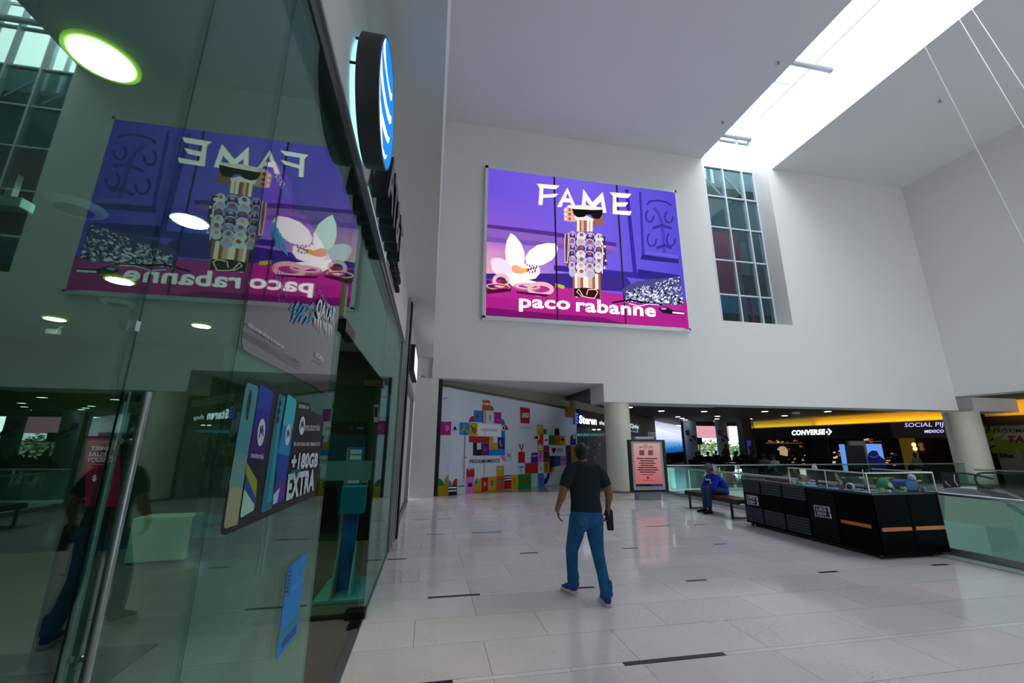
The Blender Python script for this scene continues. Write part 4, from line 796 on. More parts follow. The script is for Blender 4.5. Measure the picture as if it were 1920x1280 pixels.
# outdoor opening at the far end
YF = 33.0; q = lambda x, y, yy=YF: on(x, y, 1, yy)
fw = MB()
fw.prism([V((L1.x, L1.y, 0)), V((q(1287, 830).x, YF, 0)), V((q(1287, 830).x, YF, 3.7)), V((L1.x, L1.y, 3.7))], (-.3, .1, 0))
fw.box((q(1283, 830).x, YF, 3.25), (q(1398, 830).x, YF+.3, 3.7)); fw.box((q(1394, 830).x, YF, 0), (36, YF+.3, 3.7)); struct(fw.build('wall_gallery_end', mat('dim_gallery_wall', '1c1c1e', .7)))
struct(MB().box((10, 57, -.4), (70, 57.2, 1.4)).build('wall_garden', mat('grey_garden_wall', '6a7a74', .8)))
struct(box('terrace', (8, 33.31, -.3), (90, 80, -.01), mat('terrace_paving', '5c5e5a', .8)))
bl = thing('pink_building', 'dusty pink building wall seen through the far opening', 'building', tuple(q(1326, 850, 50)))
a0, a1 = q(1300, 815, 58), q(1368, 815, 58); MB().box((a0.x, 58, 0), (a1.x, 60, 8)).build('wall', mat('dusty_pink', '74464e', .8), bl); MB().box((a0.x, 57.8, 1.75), (a1.x+6, 57.9, 2.55)).build('white_band', WHITEP, bl)
for i, (x0, x1, lab) in enumerate(((1284, 1309, 'broad pale teal pillar at the left of the far opening'), (1344, 1366, 'pale teal pillar in the middle of the far opening'))):
    u0, u1 = q(x0, 830, 31), q(x1, 830, 31); t = thing('pillar', lab, 'pillar', ((u0.x+u1.x)/2, 31, 0)); t['kind'] = 'structure'
    MB().lathe(((u0.x+u1.x)/2, 31, 0), [((u1.x-u0.x)/2*.8, 0), ((u1.x-u0.x)/2*.8, 3.6)], 28).build('shaft', mat('pale_teal_pillar', '7e9a9c', .5), t, smooth=True)
    PB = Plane((0, 29.9, 0), (0, -1, 0)); a = Art(PB, 0, .003).T((1220, 780, 9.6)); o_ = (0, 575)[i]
    a.poly([(620+o_, 260), (690+o_, 240), (710+o_, 350), (640+o_, 340)], P('6a1c5c')); a.poly([(700+o_, 350), (800+o_, 355), (850+o_, 430), (830+o_, 455), (760+o_, 400)], P('2a1c6c')); a.poly([(690+o_, 400), (760+o_, 420), (750+o_, 460), (700+o_, 450)], P('7a1c40')); a.poly([(790+o_, 360), (850+o_, 440), (820+o_, 440)], P('b060e0')); a.poly([(720+o_, 330), (770+o_, 400), (735+o_, 400)], P('1a6a80'))
    a.build('banner', t)
t = thing('loudspeaker', 'black loudspeaker on a slim pole before the far left pillar', 'speaker', tuple(q(1309, 860, 28.6))); c = q(1311, 828, 28.6)
MB().box((c.x-.2, 28.5, c.z-.2), (c.x+.2, 28.7, c.z+.3)).build('cabinet', BLACKM, t); MB().tube([(c.x, 28.6, 0), (c.x, 28.6, c.z-.2)], .03, 8).build('pole', BLACKM, t)
LEAF = mat('mid_green_leaf', '506e24', .7, noise=.4, nscale=3); LEAF2 = mat('dark_leaf', '2c4418', .7, noise=.4, nscale=3)  # leaf greens mixed within each crown
def shrub(c, r, label, n=260, m=LEAF, cat='tree', trunk=True):
    t = thing('tree' if cat == 'tree' else 'shrub', label, cat, (c[0], c[1], 0)); mb = MB(); rr = random.Random(int(c[0]*10))
    for i in range(n):
        d = V((rr.gauss(0, 1), rr.gauss(0, 1), rr.gauss(0, 1))).normalized()*rr.random()**.4; p = V((c[0]+d.x*r[0], c[1]+d.y*r[0], c[2]+d.z*r[1]))
        u = V((rr.uniform(-1, 1), rr.uniform(-1, 1), rr.uniform(-.5, .5))).normalized()*r[0]*.13; v = u.cross(V((rr.random(), rr.random(), rr.random()))).normalized()*r[0]*.06
        mb.add([p-u, p+v, p+u, p-v], [(0, 1, 2, 3)], m if i % 3 else LEAF2)
    o = mb.build('foliage', None, t); o['kind'] = 'stuff'
    if trunk: MB().tube([(c[0], c[1], 0), (c[0], c[1], c[2])], [.12, .06], 8).build('trunk', mat('bark', '4a3a2c', .9), t)
for i, (x, y, r, lab) in enumerate(((1311, 842, 1.0, 'sunlit tree in the far opening beside the left teal pillar'), (1334, 840, 1.4, 'bushy green tree in the middle of the far opening'), (1374, 845, 1.0, 'light green tree right of the middle teal pillar'), (1384, 843, 1.1, 'pale green tree at the right edge of the far opening'))):
    c = q(x, y, 45+i); shrub((c.x, c.y, c.z), (r, r*.9), lab)
# dark pillar with small blue screens, beige return wall
u0, u1 = on(1396, 830, 1, 27), on(1413, 830, 1, 27)
t = thing('display_pillar', 'dark pillar with a small blue screen before the shoe shop', 'pillar', (u0.x, 27, 0)); MB().box((u0.x, 27, 0), (u1.x, 27.6, 3.6)).build('body', mat('dark_blue_grey', '22262e', .5), t)
a = Art(Plane((0, 26.98, 0), (0, -1, 0)), .01, .002).T((1220, 780, 9.6)); a.rect(1735, 440, 1800, 540, E('2c2cc0', .6)); a.poly([(1725, 440), (1740, 440), (1755, 560), (1800, 620), (1780, 700), (1750, 700)], P('9ab0a0')); a.build('screen_print', t)
XS = 28.4; PS = Plane((XS, 0, 0), (-1, 0, 0))
yl = PS.hit(1415, 815).y; yr = PS.hit(1680, 805).y; ys_ = PS.hit(1772, 805).y
sh = thing('shoe_shop', 'shoe shop with long black fascia, white letters and dim warm window', 'shop', (XS, yl, 0))
struct(MB().box((XS+.1, 8, 0), (XS+6, YF, 3.6)).box((XS-.05, yl, 0), (XS+.3, yl+.9, 3.6)).build('wall_shops', mat('shop_interior_dark', '0c0b0b', .8)))
struct(box('trim_10', (XS-.1, yl, 0), (XS+.1, yl+.9, 3.6), mat('olive_beige', '6e6844', .6)))
struct(box('wall_cove', (XS-.0, ys_-.4, 3.02), (XS+.1, yl, 3.6), mat('cove_plaster', 'c8b060', .7)))
MB().box((XS-.35, yr, 2.08), (XS, yl, 3.0)).build('fascia', BLACKM, sh)
for y in (yr, (yl+yr)/2-1.2, (yl+yr)/2+.8, yl-.15): MB().box((XS-.05, y, 0), (XS+.05, y+.2, 2.1)).build('post', BLACKM, sh)
PS2 = Plane((XS-.36, 0, 0), (-1, 0, 0)); a = Art(PS2, .004, .001).T((1380, 740, 4.8)); a.text('CONVERSE', (500, 365), (800, 358), (502, 318), E('f6f6ff', 1.4), .05)
a.poly([(822, 305), (838, 305), (864, 332), (840, 360), (822, 362), (845, 333)], E('f6f6ff', 1.4)); a.poly([(805, 335), (815, 330), (818, 320), (823, 330), (832, 333), (824, 337), (824, 347), (816, 340), (806, 344), (811, 337)], E('f6f6ff', 1.4)); a.build('lettering', sh)
PW = Plane((XS+.06, 0, 0), (-1, 0, 0)); warm = [E('e8b080', .5), E('c88860', .4), E('f0d8b0', .6), E('a04828', .35), E('60483c', .3)]  # shop lighting put into wares, shirt and shelves as their own glow
rr = random.Random(5)
def goods(x0, y0, x1, y1, n, parent, smx=9):
    for i in range(n):
        x = rr.uniform(x0, x1); y = rr.uniform(y0, y1); w_ = rr.uniform(4, smx+6); h = rr.uniform(4, smx+4); pts = [PW.hit(1380+(x+dx)/4.8, 740+(y+dy)/4.8, 0) for dx, dy in ((0, 0), (w_, -1), (w_, h), (0, h))]
        MB().prism(pts, (-.12, 0, 0)).build('ware', warm[rr.randrange(5)], parent)
goods(290, 400, 560, 425, 13, sh, 14); goods(290, 455, 600, 490, 8, sh, 12); goods(440, 540, 640, 620, 10, sh, 6); goods(860, 480, 940, 600, 8, sh, 14); goods(1340, 520, 1440, 640, 10, sh, 16); goods(1080, 385, 1300, 425, 8, sh, 14)
MB().prism([PW.hit(1380+x/4.8, 740+y/4.8) for x, y in ((400, 470), (425, 462), (445, 470), (468, 500), (465, 550), (440, 545), (410, 540))], (-.15, 0, 0)).build('shirt', E('d8bc90', .5), sh)
for (x0, y0, x1, y1) in ((290, 430, 600, 440), (1150, 415, 1310, 424), (1030, 425, 1150, 432)): MB().prism([PW.hit(1380+x/4.8, 740+y/4.8) for x, y in ((x0, y0), (x1, y0), (x1, y1), (x0, y1))], (-.3, 0, 0)).build('shelf', E('8a5a3c', .3), sh)
# second shop
s2 = thing('cafe_shopfront', 'taupe fascia shop with lilac lit letters left of the right column', 'shop', (XS, ys_, 0))
MB().box((XS-.35, ys_-3.0, 2.08), (XS, yr, 3.0)).build('fascia', mat('taupe_fascia', '5c5648', .6), s2)
MB().box((XS-.02, yr-.9, 0), (XS+.08, yr-.05, 2.1)).build('lit_panel', mat('ochre_panel', 'a8802c', .6, emit=.12), s2); MB().box((XS-.05, ys_-2, 0), (XS+.08, yr-.95, 2.08)).build('window_front', mat('brown_dark_glass', '1e140e', .2), s2)
a = Art(PS2, .004, .001).T((1640, 720, 5.333)); a.text('SOCIAL PIJ', (300, 442), (684, 436), (302, 388), E('b8b4ff', 1.2), .0); a.text('MEXICO', (498, 488), (692, 484), (500, 458), E('b8b4ff', 1.2), .03); a.build('lettering', s2)
for x, y in ((391, 605), (404, 645)):
    c = on(1640+x/5.333, 720+y/5.333, 0, XS-.3); tag(MB().ell(c, (.1, .1, .12)).build('pendant_bulb', E('ffc060', 3), smooth=True), 'warm glowing pendant bulb in the taupe fascia shop, the %s one' % ('upper' if y < 620 else 'lower'), 'bulb')
# shop at far right with green poster
XG = 26.9; PGn = Plane((XG, 0, 0), (-1, 0, 0)); rs = thing('green_poster_shop', 'closed shop at far right with green splashed PRÓXIMAMENTE hoarding', 'shop', (XG, 14, 0))
struct(MB().box((XG-.0, 9, 3.05), (XG+.1, 15.6, 3.75)).build('wall_cove_right', mat('cove_plaster', 'c8b060', .7)))
MB().box((XG-.15, 9, 2.6), (XG, 15.5, 3.05)).build('fascia', BLACKM, rs); MB().box((XG-.02, 9, 0), (XG+.1, 15.5, 2.6)).build('hoarding', mat('grey_hoarding', '7d8a86', .6), rs)
a = Art(PGn, .03, .002).T((1640, 720, 5.333)); gg = P('5f7a16')
a.poly([(1060, 425), (1130, 425), (1090, 520), (1200, 430), (1260, 420), (1140, 580), (1320, 480), (1260, 560), (1380, 545), (1493, 600), (1493, 760), (1440, 650), (1330, 700), (1180, 690), (1150, 650), (1230, 600), (1110, 640), (1080, 540)], gg)
a.text('PRÓXIMAMENTE', (1185, 488), (1800, 480), (1188, 440), P('141820'), .018); a.text('TA', (1325, 585), (1500, 588), (1328, 515), P('6a1428'), .05); a.text('I like.', (1195, 735), (1410, 738), (1196, 690), P('141820'), .06); a.build('poster_print', rs)

# ================================================================ railings
rl = thing('railing', 'glass railing with steel handrail along the near edge of the atrium', 'railing', (8.13, 5, 0))
MB().tube([(8.13, -7.9, .92), (8.13, 13.9, .92)], .027, 14).build('handrail', STEEL, rl, smooth=True); MB().box((8.09, -7.9, .02), (8.17, 13.9, .12)).build('base_shoe', ALU, rl)
y = -7.9
while y < 13.8: box('pane', (8.122, y+.01, .12), (8.138, min(y+1.55, 13.9)-.01, .89), GLASS_RAIL, rl); y += 1.55
r2 = thing('railing', 'glass railing with steel handrail along the far edge of the atrium', 'railing', (15, 14.08, 0))
MB().tube([(8.2, 14.08, .92), (22.4, 14.08, .92)], .027, 14).build('handrail', STEEL, r2, smooth=True); MB().box((8.2, 14.04, .02), (22.4, 14.12, .12)).build('base_shoe', ALU, r2)
x = 8.2
while x < 22.3: box('pane', (x+.01, 14.072, .12), (min(x+1.5, 22.4)-.01, 14.088, .89), GLASS_RAIL, r2); x += 1.5
# escalator
es = thing('escalator', 'escalator with black handrails and green glass sides across the atrium', 'escalator', (16, 11, -1))
PE1 = Plane((0, 10.5, 0), (0, -1, 0)); T6 = lambda x, y, pl=PE1: pl.hit(1640+x/5.333, 720+y/5.333)
GE = mat('green_balustrade', '2c5a4c', .15, spec=.6)
MB().prism([T6(*p) for p in ((700, 1040), (1000, 1050), (1240, 1145), (700, 1100))], (0, .8, 0)).build('deck', STEEL, es)
MB().prism([T6(*p) for p in ((820, 900), (1180, 905), (1500, 900), (1500, 1085), (1100, 1040), (820, 1025))], (0, .02, 0)).build('balustrade', GLASS_RAIL, es)
MB().prism([T6(*p) for p in ((700, 1110), (1340, 1195), (1395, 1290), (1450, 1460), (700, 1360))], (0, .9, 0)).build('side_cladding', mat('beige_cladding', '8d9084', .5), es)
MB().tube([T6(*p) for p in ((785, 888), (900, 892), (1000, 905), (1180, 945))], .03, 8).build('handrail', BLACKM, es)
MB().tube([T6(*p) for p in ((1500, 892), (1100, 886), (1040, 893), (1008, 920), (1006, 955), (1030, 1000), (1090, 1032), (1200, 1045))], .03, 8).build('handrail', BLACKM, es)
MB().tube([T6(*p) for p in ((1180, 1055), (1300, 1075), (1400, 1115), (1500, 1165))], .05, 8).build('skirt_rail', ALU, es); MB().tube([T6(*p) for p in ((1000, 855), (1500, 872))], .022, 8).build('top_rail', STEEL, es)
MB().tube([T6(*p) for p in ((1320, 1200), (1420, 1250), (1560, 1340))], .06, 8).build('skirt_rail', ALU, es)
a = Art(Plane((0, 10.45, 0), (0, -1, 0)), 0, .002).T((1640, 720, 5.333)); a.poly([(655, 870), (830, 895), (860, 1030), (690, 1040)], P('06080a')); a.line([(795, 905), (800, 970), (835, 1015)], 10, P('8d9698')); a.text('CCC', (800, 1000), (850, 1005), (800, 905), P('9aa4a6'), .02) if False else None
a.line([(705, 970), (730, 1000), (760, 1020)], 5, P('b0b8ba')); a.build('newel_panel', es)

# ================================================================ kiosk
KX0, KX1, KY0, KY1, KH = 6.75, 8.04, 5.5, 8.28, .95
ki = thing('kiosk', 'long black kiosk with slatted side panels, orange strips and battery-shaped logos', 'kiosk', (7.4, 6.9, 0))
MB().box((KX0+.02, KY0+.02, .07), (KX0+.06, KY1, KH-.03)).box((KX0+.02, KY0+.02, .07), (KX1, KY0+.06, KH-.03)).box((KX1-.04, KY0, .07), (KX1, KY1-.9, KH-.03)).box((KX0+.02, KY1-.04, .07), (KX1-.5, KY1, KH-.03)).build('body', BLACK, ki)
MB().box((KX0+.12, KY0+.12, .0), (KX0+.2, KY1-.12, .07)).box((KX0+.2, KY0+.12, .0), (KX1-.12, KY0+.2, .07)).build('plinth', BLACKM, ki)
MB().box((KX0-.01, KY0-.01, KH-.03), (KX0+.5, KY1+.01, KH)).box((KX0+.5, KY0-.01, KH-.03), (KX1+.01, KY0+.5, KH)).box((KX1-.4, KY0+.5, KH-.03), (KX1+.01, KY1-.9, KH)).build('counter_top', mat('black_counter', '101214', .25), ki, bevel=.005)
SLA, SLB = mat('slate_slat', '2c3a42', .5, spec=.3), mat('black_slat', '0a0d0f', .6, spec=.15)
yb_ = [8.26, 7.76, 7.22, 6.68, 6.13]
for i in range(4):
    ya, yc = yb_[i+1]+.008, yb_[i]-.008
    box('panel', (KX0+.008, ya, .1), (KX0+.02, yc, .93), BLACK, ki)
    nsl = 17; h = .82/nsl
    for k in range(nsl):
        z = .105+k*h; lit = (k >= 12 or k <= 5) and i < 3
        if not lit and i == 1 or not lit and i == 2: continue
        MB().box((KX0-.004, ya+.01, z+.006), (KX0+.008, yc-.01, z+h-.006)).build('slat', SLA if lit else SLB, ki)
box('panel', (KX0+.008, KY0+.03, .1), (KX0+.02, 6.12, .93), BLACK, ki)
for x0, x1 in ((KX0+.03, KX0+.66), (KX0+.68, KX1-.01)): box('panel', (x0, KY0+.005, .1), (x1, KY0+.02, .93), BLACK, ki)
OR = mat('orange_strip', 'cc6a20', .45)
def ostrip(a, b, ax):
    o = box('orange_strip', a, b, OR, ki, bevel=.003); a, b = V(a), V(b)
    for f in (.2, .8):
        c = a.lerp(b, f); c[1-ax if False else (0 if ax == 1 else 1)] = min(a[0 if ax == 1 else 1], b[0 if ax == 1 else 1]); c.z = (a.z+b.z)/2
        MB().ell(c, (.008, .008, .008), None, 8, 6).build('screw', STEEL, o)
ostrip((KX0-.012, 5.6, .43), (KX0+.008, 6.08, .48), 1); ostrip((KX0+.06, KY0-.015, .4), (KX0+.62, KY0+.005, .455), 0); ostrip((KX0+.70, KY0-.015, .4), (KX1-.02, KY0+.005, .455), 0)
for x, y in ((KX0+.08, KY0+.1), (KX1-.1, KY0+.08), (KX0+.08, KY1-.1), (KX1-.1, KY1-1.0)): MB().lathe((x, y-.012, .035), [(.034, 0), (.034, .025)], 14, ax=(0, 1, 0)).build('caster', CHAR, ki)
a = Art(Plane((KX0-.004, 0, 0), (-1, 0, 0)), .0025, .0006).T((1380, 890, 9.6)); lg = P('b9bcc6'); lb = P('0a0d12')
for pts, o4, l1, l2 in ((( (183, 355), (385, 385), (415, 555), (205, 525)), None, ((215, 425), (340, 445), (213, 375)), ((228, 505), (345, 522), (224, 452))), (((1392, 538), (1680, 575), (1728, 788), (1425, 745)), None, ((1448, 640), (1625, 662), (1440, 578)), ((1468, 722), (1638, 745), (1456, 655)))):
    c = [sum(p[0] for p in pts)/4, sum(p[1] for p in pts)/4]
    a.poly(list(pts), lg); k = .9; a.poly([(c[0]+(x-c[0])*k-(6 if x > c[0] else 0)*3, c[1]+(y-c[1])*.84) for x, y in pts], lb); a.text('LIKE', *l1, lg, .04); a.text('NEW', *l2, lg, .04)
    r_ = pts[1]; r2_ = pts[2]; mx_ = ((r_[0]+r2_[0])/2, (r_[1]+r2_[1])/2); a.poly([(mx_[0]-22, mx_[1]-14), (mx_[0]+4, mx_[1]-6), (mx_[0]+6, mx_[1]+16), (mx_[0]-20, mx_[1]+10)], lb)
a.build('logo_print', ki)
# glass display case on the counter
gc = thing('glass_display_case', 'low glass display case with white edges on the kiosk counter', 'display case', (7.4, 6.2, KH)); WE = mat('white_edge', 'd4dcdc', .35)
gx0, gx1, gy0, gy1, gz = 6.72, 8.03, 5.5, 6.95, 1.25
for a_, b_ in (((gx0, gy0, KH), (gx1, gy0+.006, gz)), ((gx0, gy0+.006, KH), (gx0+.006, gy1, gz)), ((gx1-.006, gy0+.006, KH), (gx1, gy1-.5, gz))): box('pane', a_, b_, GLASS_CASE, gc)
r_ = .008
for p, q_ in (((gx0, gy0), (gx1, gy0)), ((gx0, gy0), (gx0, gy1)), ((gx1, gy0), (gx1, gy1-.5))): MB().bar((*p, gz), (*q_, gz), .016, .02).build('top_edge', WE, gc)
for x, y in ((gx0, gy0), (gx1, gy0), (gx0, gy1), (gx0, 6.2), (7.7, gy1-.6)): MB().bar((x, y, KH), (x, y, gz), .012, .012, up=(0, 1, 0)).build('corner_post', WE, gc)
def kp(px_, py_, z=KH): return on(px_, py_, 2, z)
cnt = [0]
def item(name, label, cat, mb, m=None, sm=True): return tag(mb.build(name, m, smooth=sm), label, cat)
K = KH+.001
t = thing('wooden_tray', 'brown open tray with a white lip on the left of the kiosk counter', 'tray', (6.9, 7.4, K))
MB().box((6.78, 7.05, K), (7.15, 7.62, K+.012)).box((6.78, 7.05, K), (6.795, 7.62, K+.075)).build('box', mat('tray_brown', '3a2620', .5), t); MB().box((6.775, 7.05, K), (6.785, 7.62, K+.014)).build('lip', WHITEP, t)
item('blue_mat', 'long light blue work mat along the kiosk counter edge', 'mat', MB().box((6.74, 5.56, K), (6.98, 6.75, K+.006)), mat('mat_blue', '3aa0dc', .5), False)
t = thing('webcam_post', 'white domed camera on a slim black post above the kiosk counter', 'camera', (7.05, 6.7, K)); MB().tube([(7.05, 6.7, K), (7.05, 6.7, 1.22)], .022, 10).build('post', BLACKM, t); MB().ell((7.05, 6.7, 1.26), (.045, .045, .05), q=None).build('dome', WHITEP, t, smooth=True); MB().tube([(7.03, 6.68, 1.315), (7.07, 6.7, 1.33), (7.05, 6.74, 1.315)], .008, 6).build('ring', WHITEP, t)
t = thing('pen_cup', 'red cup full of pens and tools at the kiosk counter edge', 'cup', (6.80, 6.02, K)); MB().lathe((6.80, 6.02, K), [(.035, 0), (.04, .085), (.036, .085), (.03, .01)], 14).build('cup', mat('cup_red', 'b83040', .4), t, smooth=True)
for i in range(7): MB().tube([(6.80+.01*(i-3)*.5, 6.02+.006*((i*3) % 5-2), K+.02), (6.80+.02*(i-3), 6.02+.015*((i*3) % 5-2), K+.14+.012*(i % 3))], .005, 6).build('pen', P(('c8b41c', '1c1c20', 'd8d8dc', '2c6ab0', 'c8b41c', 'a02020', 'e0e0e0')[i]), t)
t = thing('tape_roll', 'white roll with a black ring standing beside the red pen cup', 'roll', (6.82, 5.86, K)); MB().lathe((6.79, 5.87, K+.06), [(.055, 0), (.06, .01), (.06, .05), (.055, .06)], 20, ax=(1, .3, 0)).build('roll', WHITEP, t, smooth=True); MB().lathe((6.785, 5.868, K+.06), [(.038, 0), (.038, .004)], 18, ax=(-1, -.3, 0)).build('ring', BLACKM, t)
t = thing('spray_bottle', 'small dark spray bottle at the back of the kiosk counter', 'bottle', (7.2, 6.3, K)); MB().lathe((7.2, 6.3, K), [(.035, 0), (.037, .1), (.015, .13), (.015, .15)], 14).build('bottle', BLACKM, t, smooth=True); MB().box((7.17, 6.29, K+.15), (7.23, 6.31, K+.18)).build('nozzle', P('b0b4ba'), t)
item('heat_gun', 'pale grey curved heat gun standing on the kiosk counter', 'tool', MB().tube([(7.18, 5.9, K+.03), (7.16, 5.9, K+.12), (7.11, 5.89, K+.19), (7.02, 5.88, K+.2)], [.022, .024, .022, .014], 10), mat('tool_grey', 'aab0b2', .4))
item('notebook', 'blue and white notebook lying on the kiosk counter', 'notebook', MB().box((6.95, 5.95, K), (7.1, 6.1, K+.02)), P('4a8cc8'), False)
item('phone_handset', 'black phone handset lying on the kiosk counter mat', 'phone', MB().box((6.78, 6.3, K+.008), (6.86, 6.45, K+.018)), BLACKM, False)
item('white_cup', 'white paper cup near the left corner of the glass case', 'cup', MB().lathe((6.8, 6.95, K), [(.03, 0), (.038, .09), (.034, .09), (.027, .01)], 14), WHITEP)
item('cable_coil', 'white coiled cable on the kiosk counter by the tray', 'cable', MB().tube([(6.83+.045*math.cos(i*.5), 6.8+.045*math.sin(i*.5), K+.01+.0015*i) for i in range(30)], .005, 6), WHITEP)
t = thing('green_hat', 'green cap with a round white badge hanging over tools in the case', 'cap', (7.35, 5.75, K)); MB().ell((7.35, 5.75, K+.06), (.12, .1, .14), None, 18, 8).build('crown', mat('cap_green', '1c8c6c', .7), t, smooth=True); MB().hexa([(7.4, 5.62, K+.01), (7.56, 5.62, K+.01), (7.5, 5.75, K+.03), (7.4, 5.72, K+.03)], [(7.4, 5.62, K+.018), (7.56, 5.62, K+.018), (7.5, 5.75, K+.04), (7.4, 5.72, K+.04)]).build('peak', mat('cap_green', '1c8c6c', .7), t); MB().lathe((7.335, 5.652, K+.1), [(.035, 0), (.035, .006)], 16, ax=(-.2, -1, .2)).build('badge', WHITEP, t)
item('blue_bin', 'big blue plastic bin at the right end of the kiosk counter', 'bin', MB().hexa([(7.62, 5.62, K), (7.82, 5.62, K), (7.82, 5.8, K), (7.62, 5.8, K)], [(7.6, 5.6, K+.15), (7.84, 5.6, K+.15), (7.84, 5.82, K+.15), (7.6, 5.82, K+.15)]), mat('bin_blue', '1c6cb8', .4), False)
item('blue_tool_roll', 'flat blue tool lying across the blue bin rim', 'tool', MB().box((7.45, 5.66, K+.152), (7.76, 5.72, K+.175)), mat('bright_blue', '2a50d8', .4), False)
t = thing('white_head_stand', 'white rounded cap on a black stand at the right corner of the case', 'stand', (7.9, 5.72, K)); MB().lathe((7.9, 5.72, K), [(.06, 0), (.05, .05), (.05, .15)], 14).build('base', BLACKM, t, smooth=True); MB().ell((7.9, 5.72, K+.2), (.055, .055, .06), None).build('cap', WHITEP, t, smooth=True); MB().box((7.9, 5.64, K+.15), (7.98, 5.7, K+.165)).build('peak', WHITEP, t)
t = thing('potted_grass', 'yellow-green long-leaved plant behind the white cap', 'plant', (7.75, 6.05, K)); MB().lathe((7.75, 6.05, K), [(.06, 0), (.075, .1), (.065, .1)], 14).build('pot', BLACKM, t, smooth=True)
rr = random.Random(11)
for i in range(16):
    an = rr.uniform(0, 6.28); l_ = rr.uniform(.12, .26); pts = [V((7.75+math.cos(an)*l_*f, 6.05+math.sin(an)*l_*.7*f, K+.09+.28*f-.22*f*f)) for f in (0, .35, .7, 1)]
    mb = MB(); mb.tube(pts, [.008, .014, .01, .002], 4); mb.build('leaf', mat('plant_leaf', '8fa030', .6), t)
small = [(6.92, 5.62, 'black pliers beside the case corner', 'pliers', BLACKM, (.12, .03, .02)), (7.08, 5.6, 'beige small parts box behind the front glass', 'box', P('a89c88'), (.08, .06, .06)), (7.2, 5.58, 'white pill-shaped adapter behind the front glass', 'adapter', WHITEP, (.06, .04, .03)),
         (7.3, 5.6, 'dark charger brick behind the front glass', 'charger', CHAR, (.07, .05, .05)), (7.42, 5.57, 'light blue card behind the front glass', 'card', P('5ab4dc'), (.1, .05, .01)), (7.52, 5.6, 'cream tub left of the blue bin', 'tub', P('c4bca8'), (.06, .06, .07)),
         (6.9, 5.78, 'steel tweezers case on the mat', 'case', STEEL, (.1, .05, .03)), (7.05, 5.74, 'pink handled brush on the counter', 'brush', P('c86a80'), (.13, .02, .02)), (6.98, 6.35, 'grey meter box on the counter', 'meter', P('70787c'), (.09, .12, .05)), (7.5, 5.8, 'silver screwdriver tray behind the cap', 'tray', ALU, (.16, .08, .03)), (7.92, 5.6, 'small cream tub in the right case corner', 'tub', P('b0a890'), (.05, .05, .06))]
for x, y, lab, cat, m, (sx, sy, sz) in small: tag(MB().box((x-sx/2, y-sy/2, K+(.006 if x < 6.98 else 0)), (x+sx/2, y+sy/2, K+.006+sz)).build('small_'+cat.replace(' ', '_'), m, bevel=.006), lab, cat)
# totem sign standing across the atrium
YT = 14.9; PT = Plane((0, YT, 0), (0, -1, 0)); ht = lambda x, y: PT.hit(1380+x/4.8, 740+y/4.8)
t = thing('advert_totem', 'silver edged advertising totem with black screen and blue cap poster', 'sign', (ht(1100, 600).x, YT, 0))
def pz(pts, m, name, dy=.1, off=0): 
    ps = [ht(*p)+V((0, off, 0)) for p in pts]; MB().prism(ps, (0, dy, 0)).build(name, m, t)
pz([(975, 455), (1145, 455), (1195, 665), (1010, 665)], BLACKM, 'black_screen'); pz([(1140, 415), (1160, 415), (1215, 690), (1195, 690)], ALU, 'side_frame', .14, -.01); pz([(1020, 415), (1150, 415), (1152, 455), (1028, 455)], ALU, 'top_cap', .12, -.005)
pz([(940, 445), (975, 445), (1012, 690), (985, 690)], E('6a9cf0', .75), 'blue_edge', .08); pz([(1162, 440), (1308, 442), (1338, 590), (1280, 560), (1190, 560)], E('6a9cf0', .75), 'blue_poster', .08)
pz([(1182, 560), (1195, 520), (1225, 500), (1265, 505), (1285, 545), (1340, 590), (1360, 700), (1205, 690)], P('10206a'), 'dark_cap_print', .02, -.02); pz([(1195, 555), (1240, 568), (1280, 548), (1278, 540), (1240, 558), (1195, 548)], E('3048c0', .6), 'peak_print', .02, -.03)
MB().box((ht(1010, 600).x, YT, 0), (ht(1195, 600).x, YT+.3, .35)).build('foot', ALU, t)
# bench
be = thing('bench', 'wooden slat bench with black steel frame beside the atrium railing', 'bench', (7.2, 9.8, 0)); WD = mat('red_brown_wood', '5a2c22', .35, noise=.25, nscale=14)
for i in range(4): MB().box((6.96+i*.115, 8.7, .42), (7.06+i*.115, 10.75, .45)).build('slat', WD, be, bevel=.004)
MB().box((6.95, 8.7, .34), (6.98, 10.76, .42)).box((7.39, 8.7, .34), (7.42, 10.76, .42)).box((6.98, 10.73, .36), (7.39, 10.76, .42)).box((6.98, 8.7, .36), (7.39, 8.73, .42)).build('frame', BLACKM, be)
for y in (8.95, 10.55):
    for x in (6.95, 7.38): MB().box((x, y, .0), (x+.04, y+.04, .34)).build('leg', BLACKM, be)
    MB().box((6.99, y+.005, .01), (7.38, y+.035, .03)).build('foot_rail', BLACKM, be)
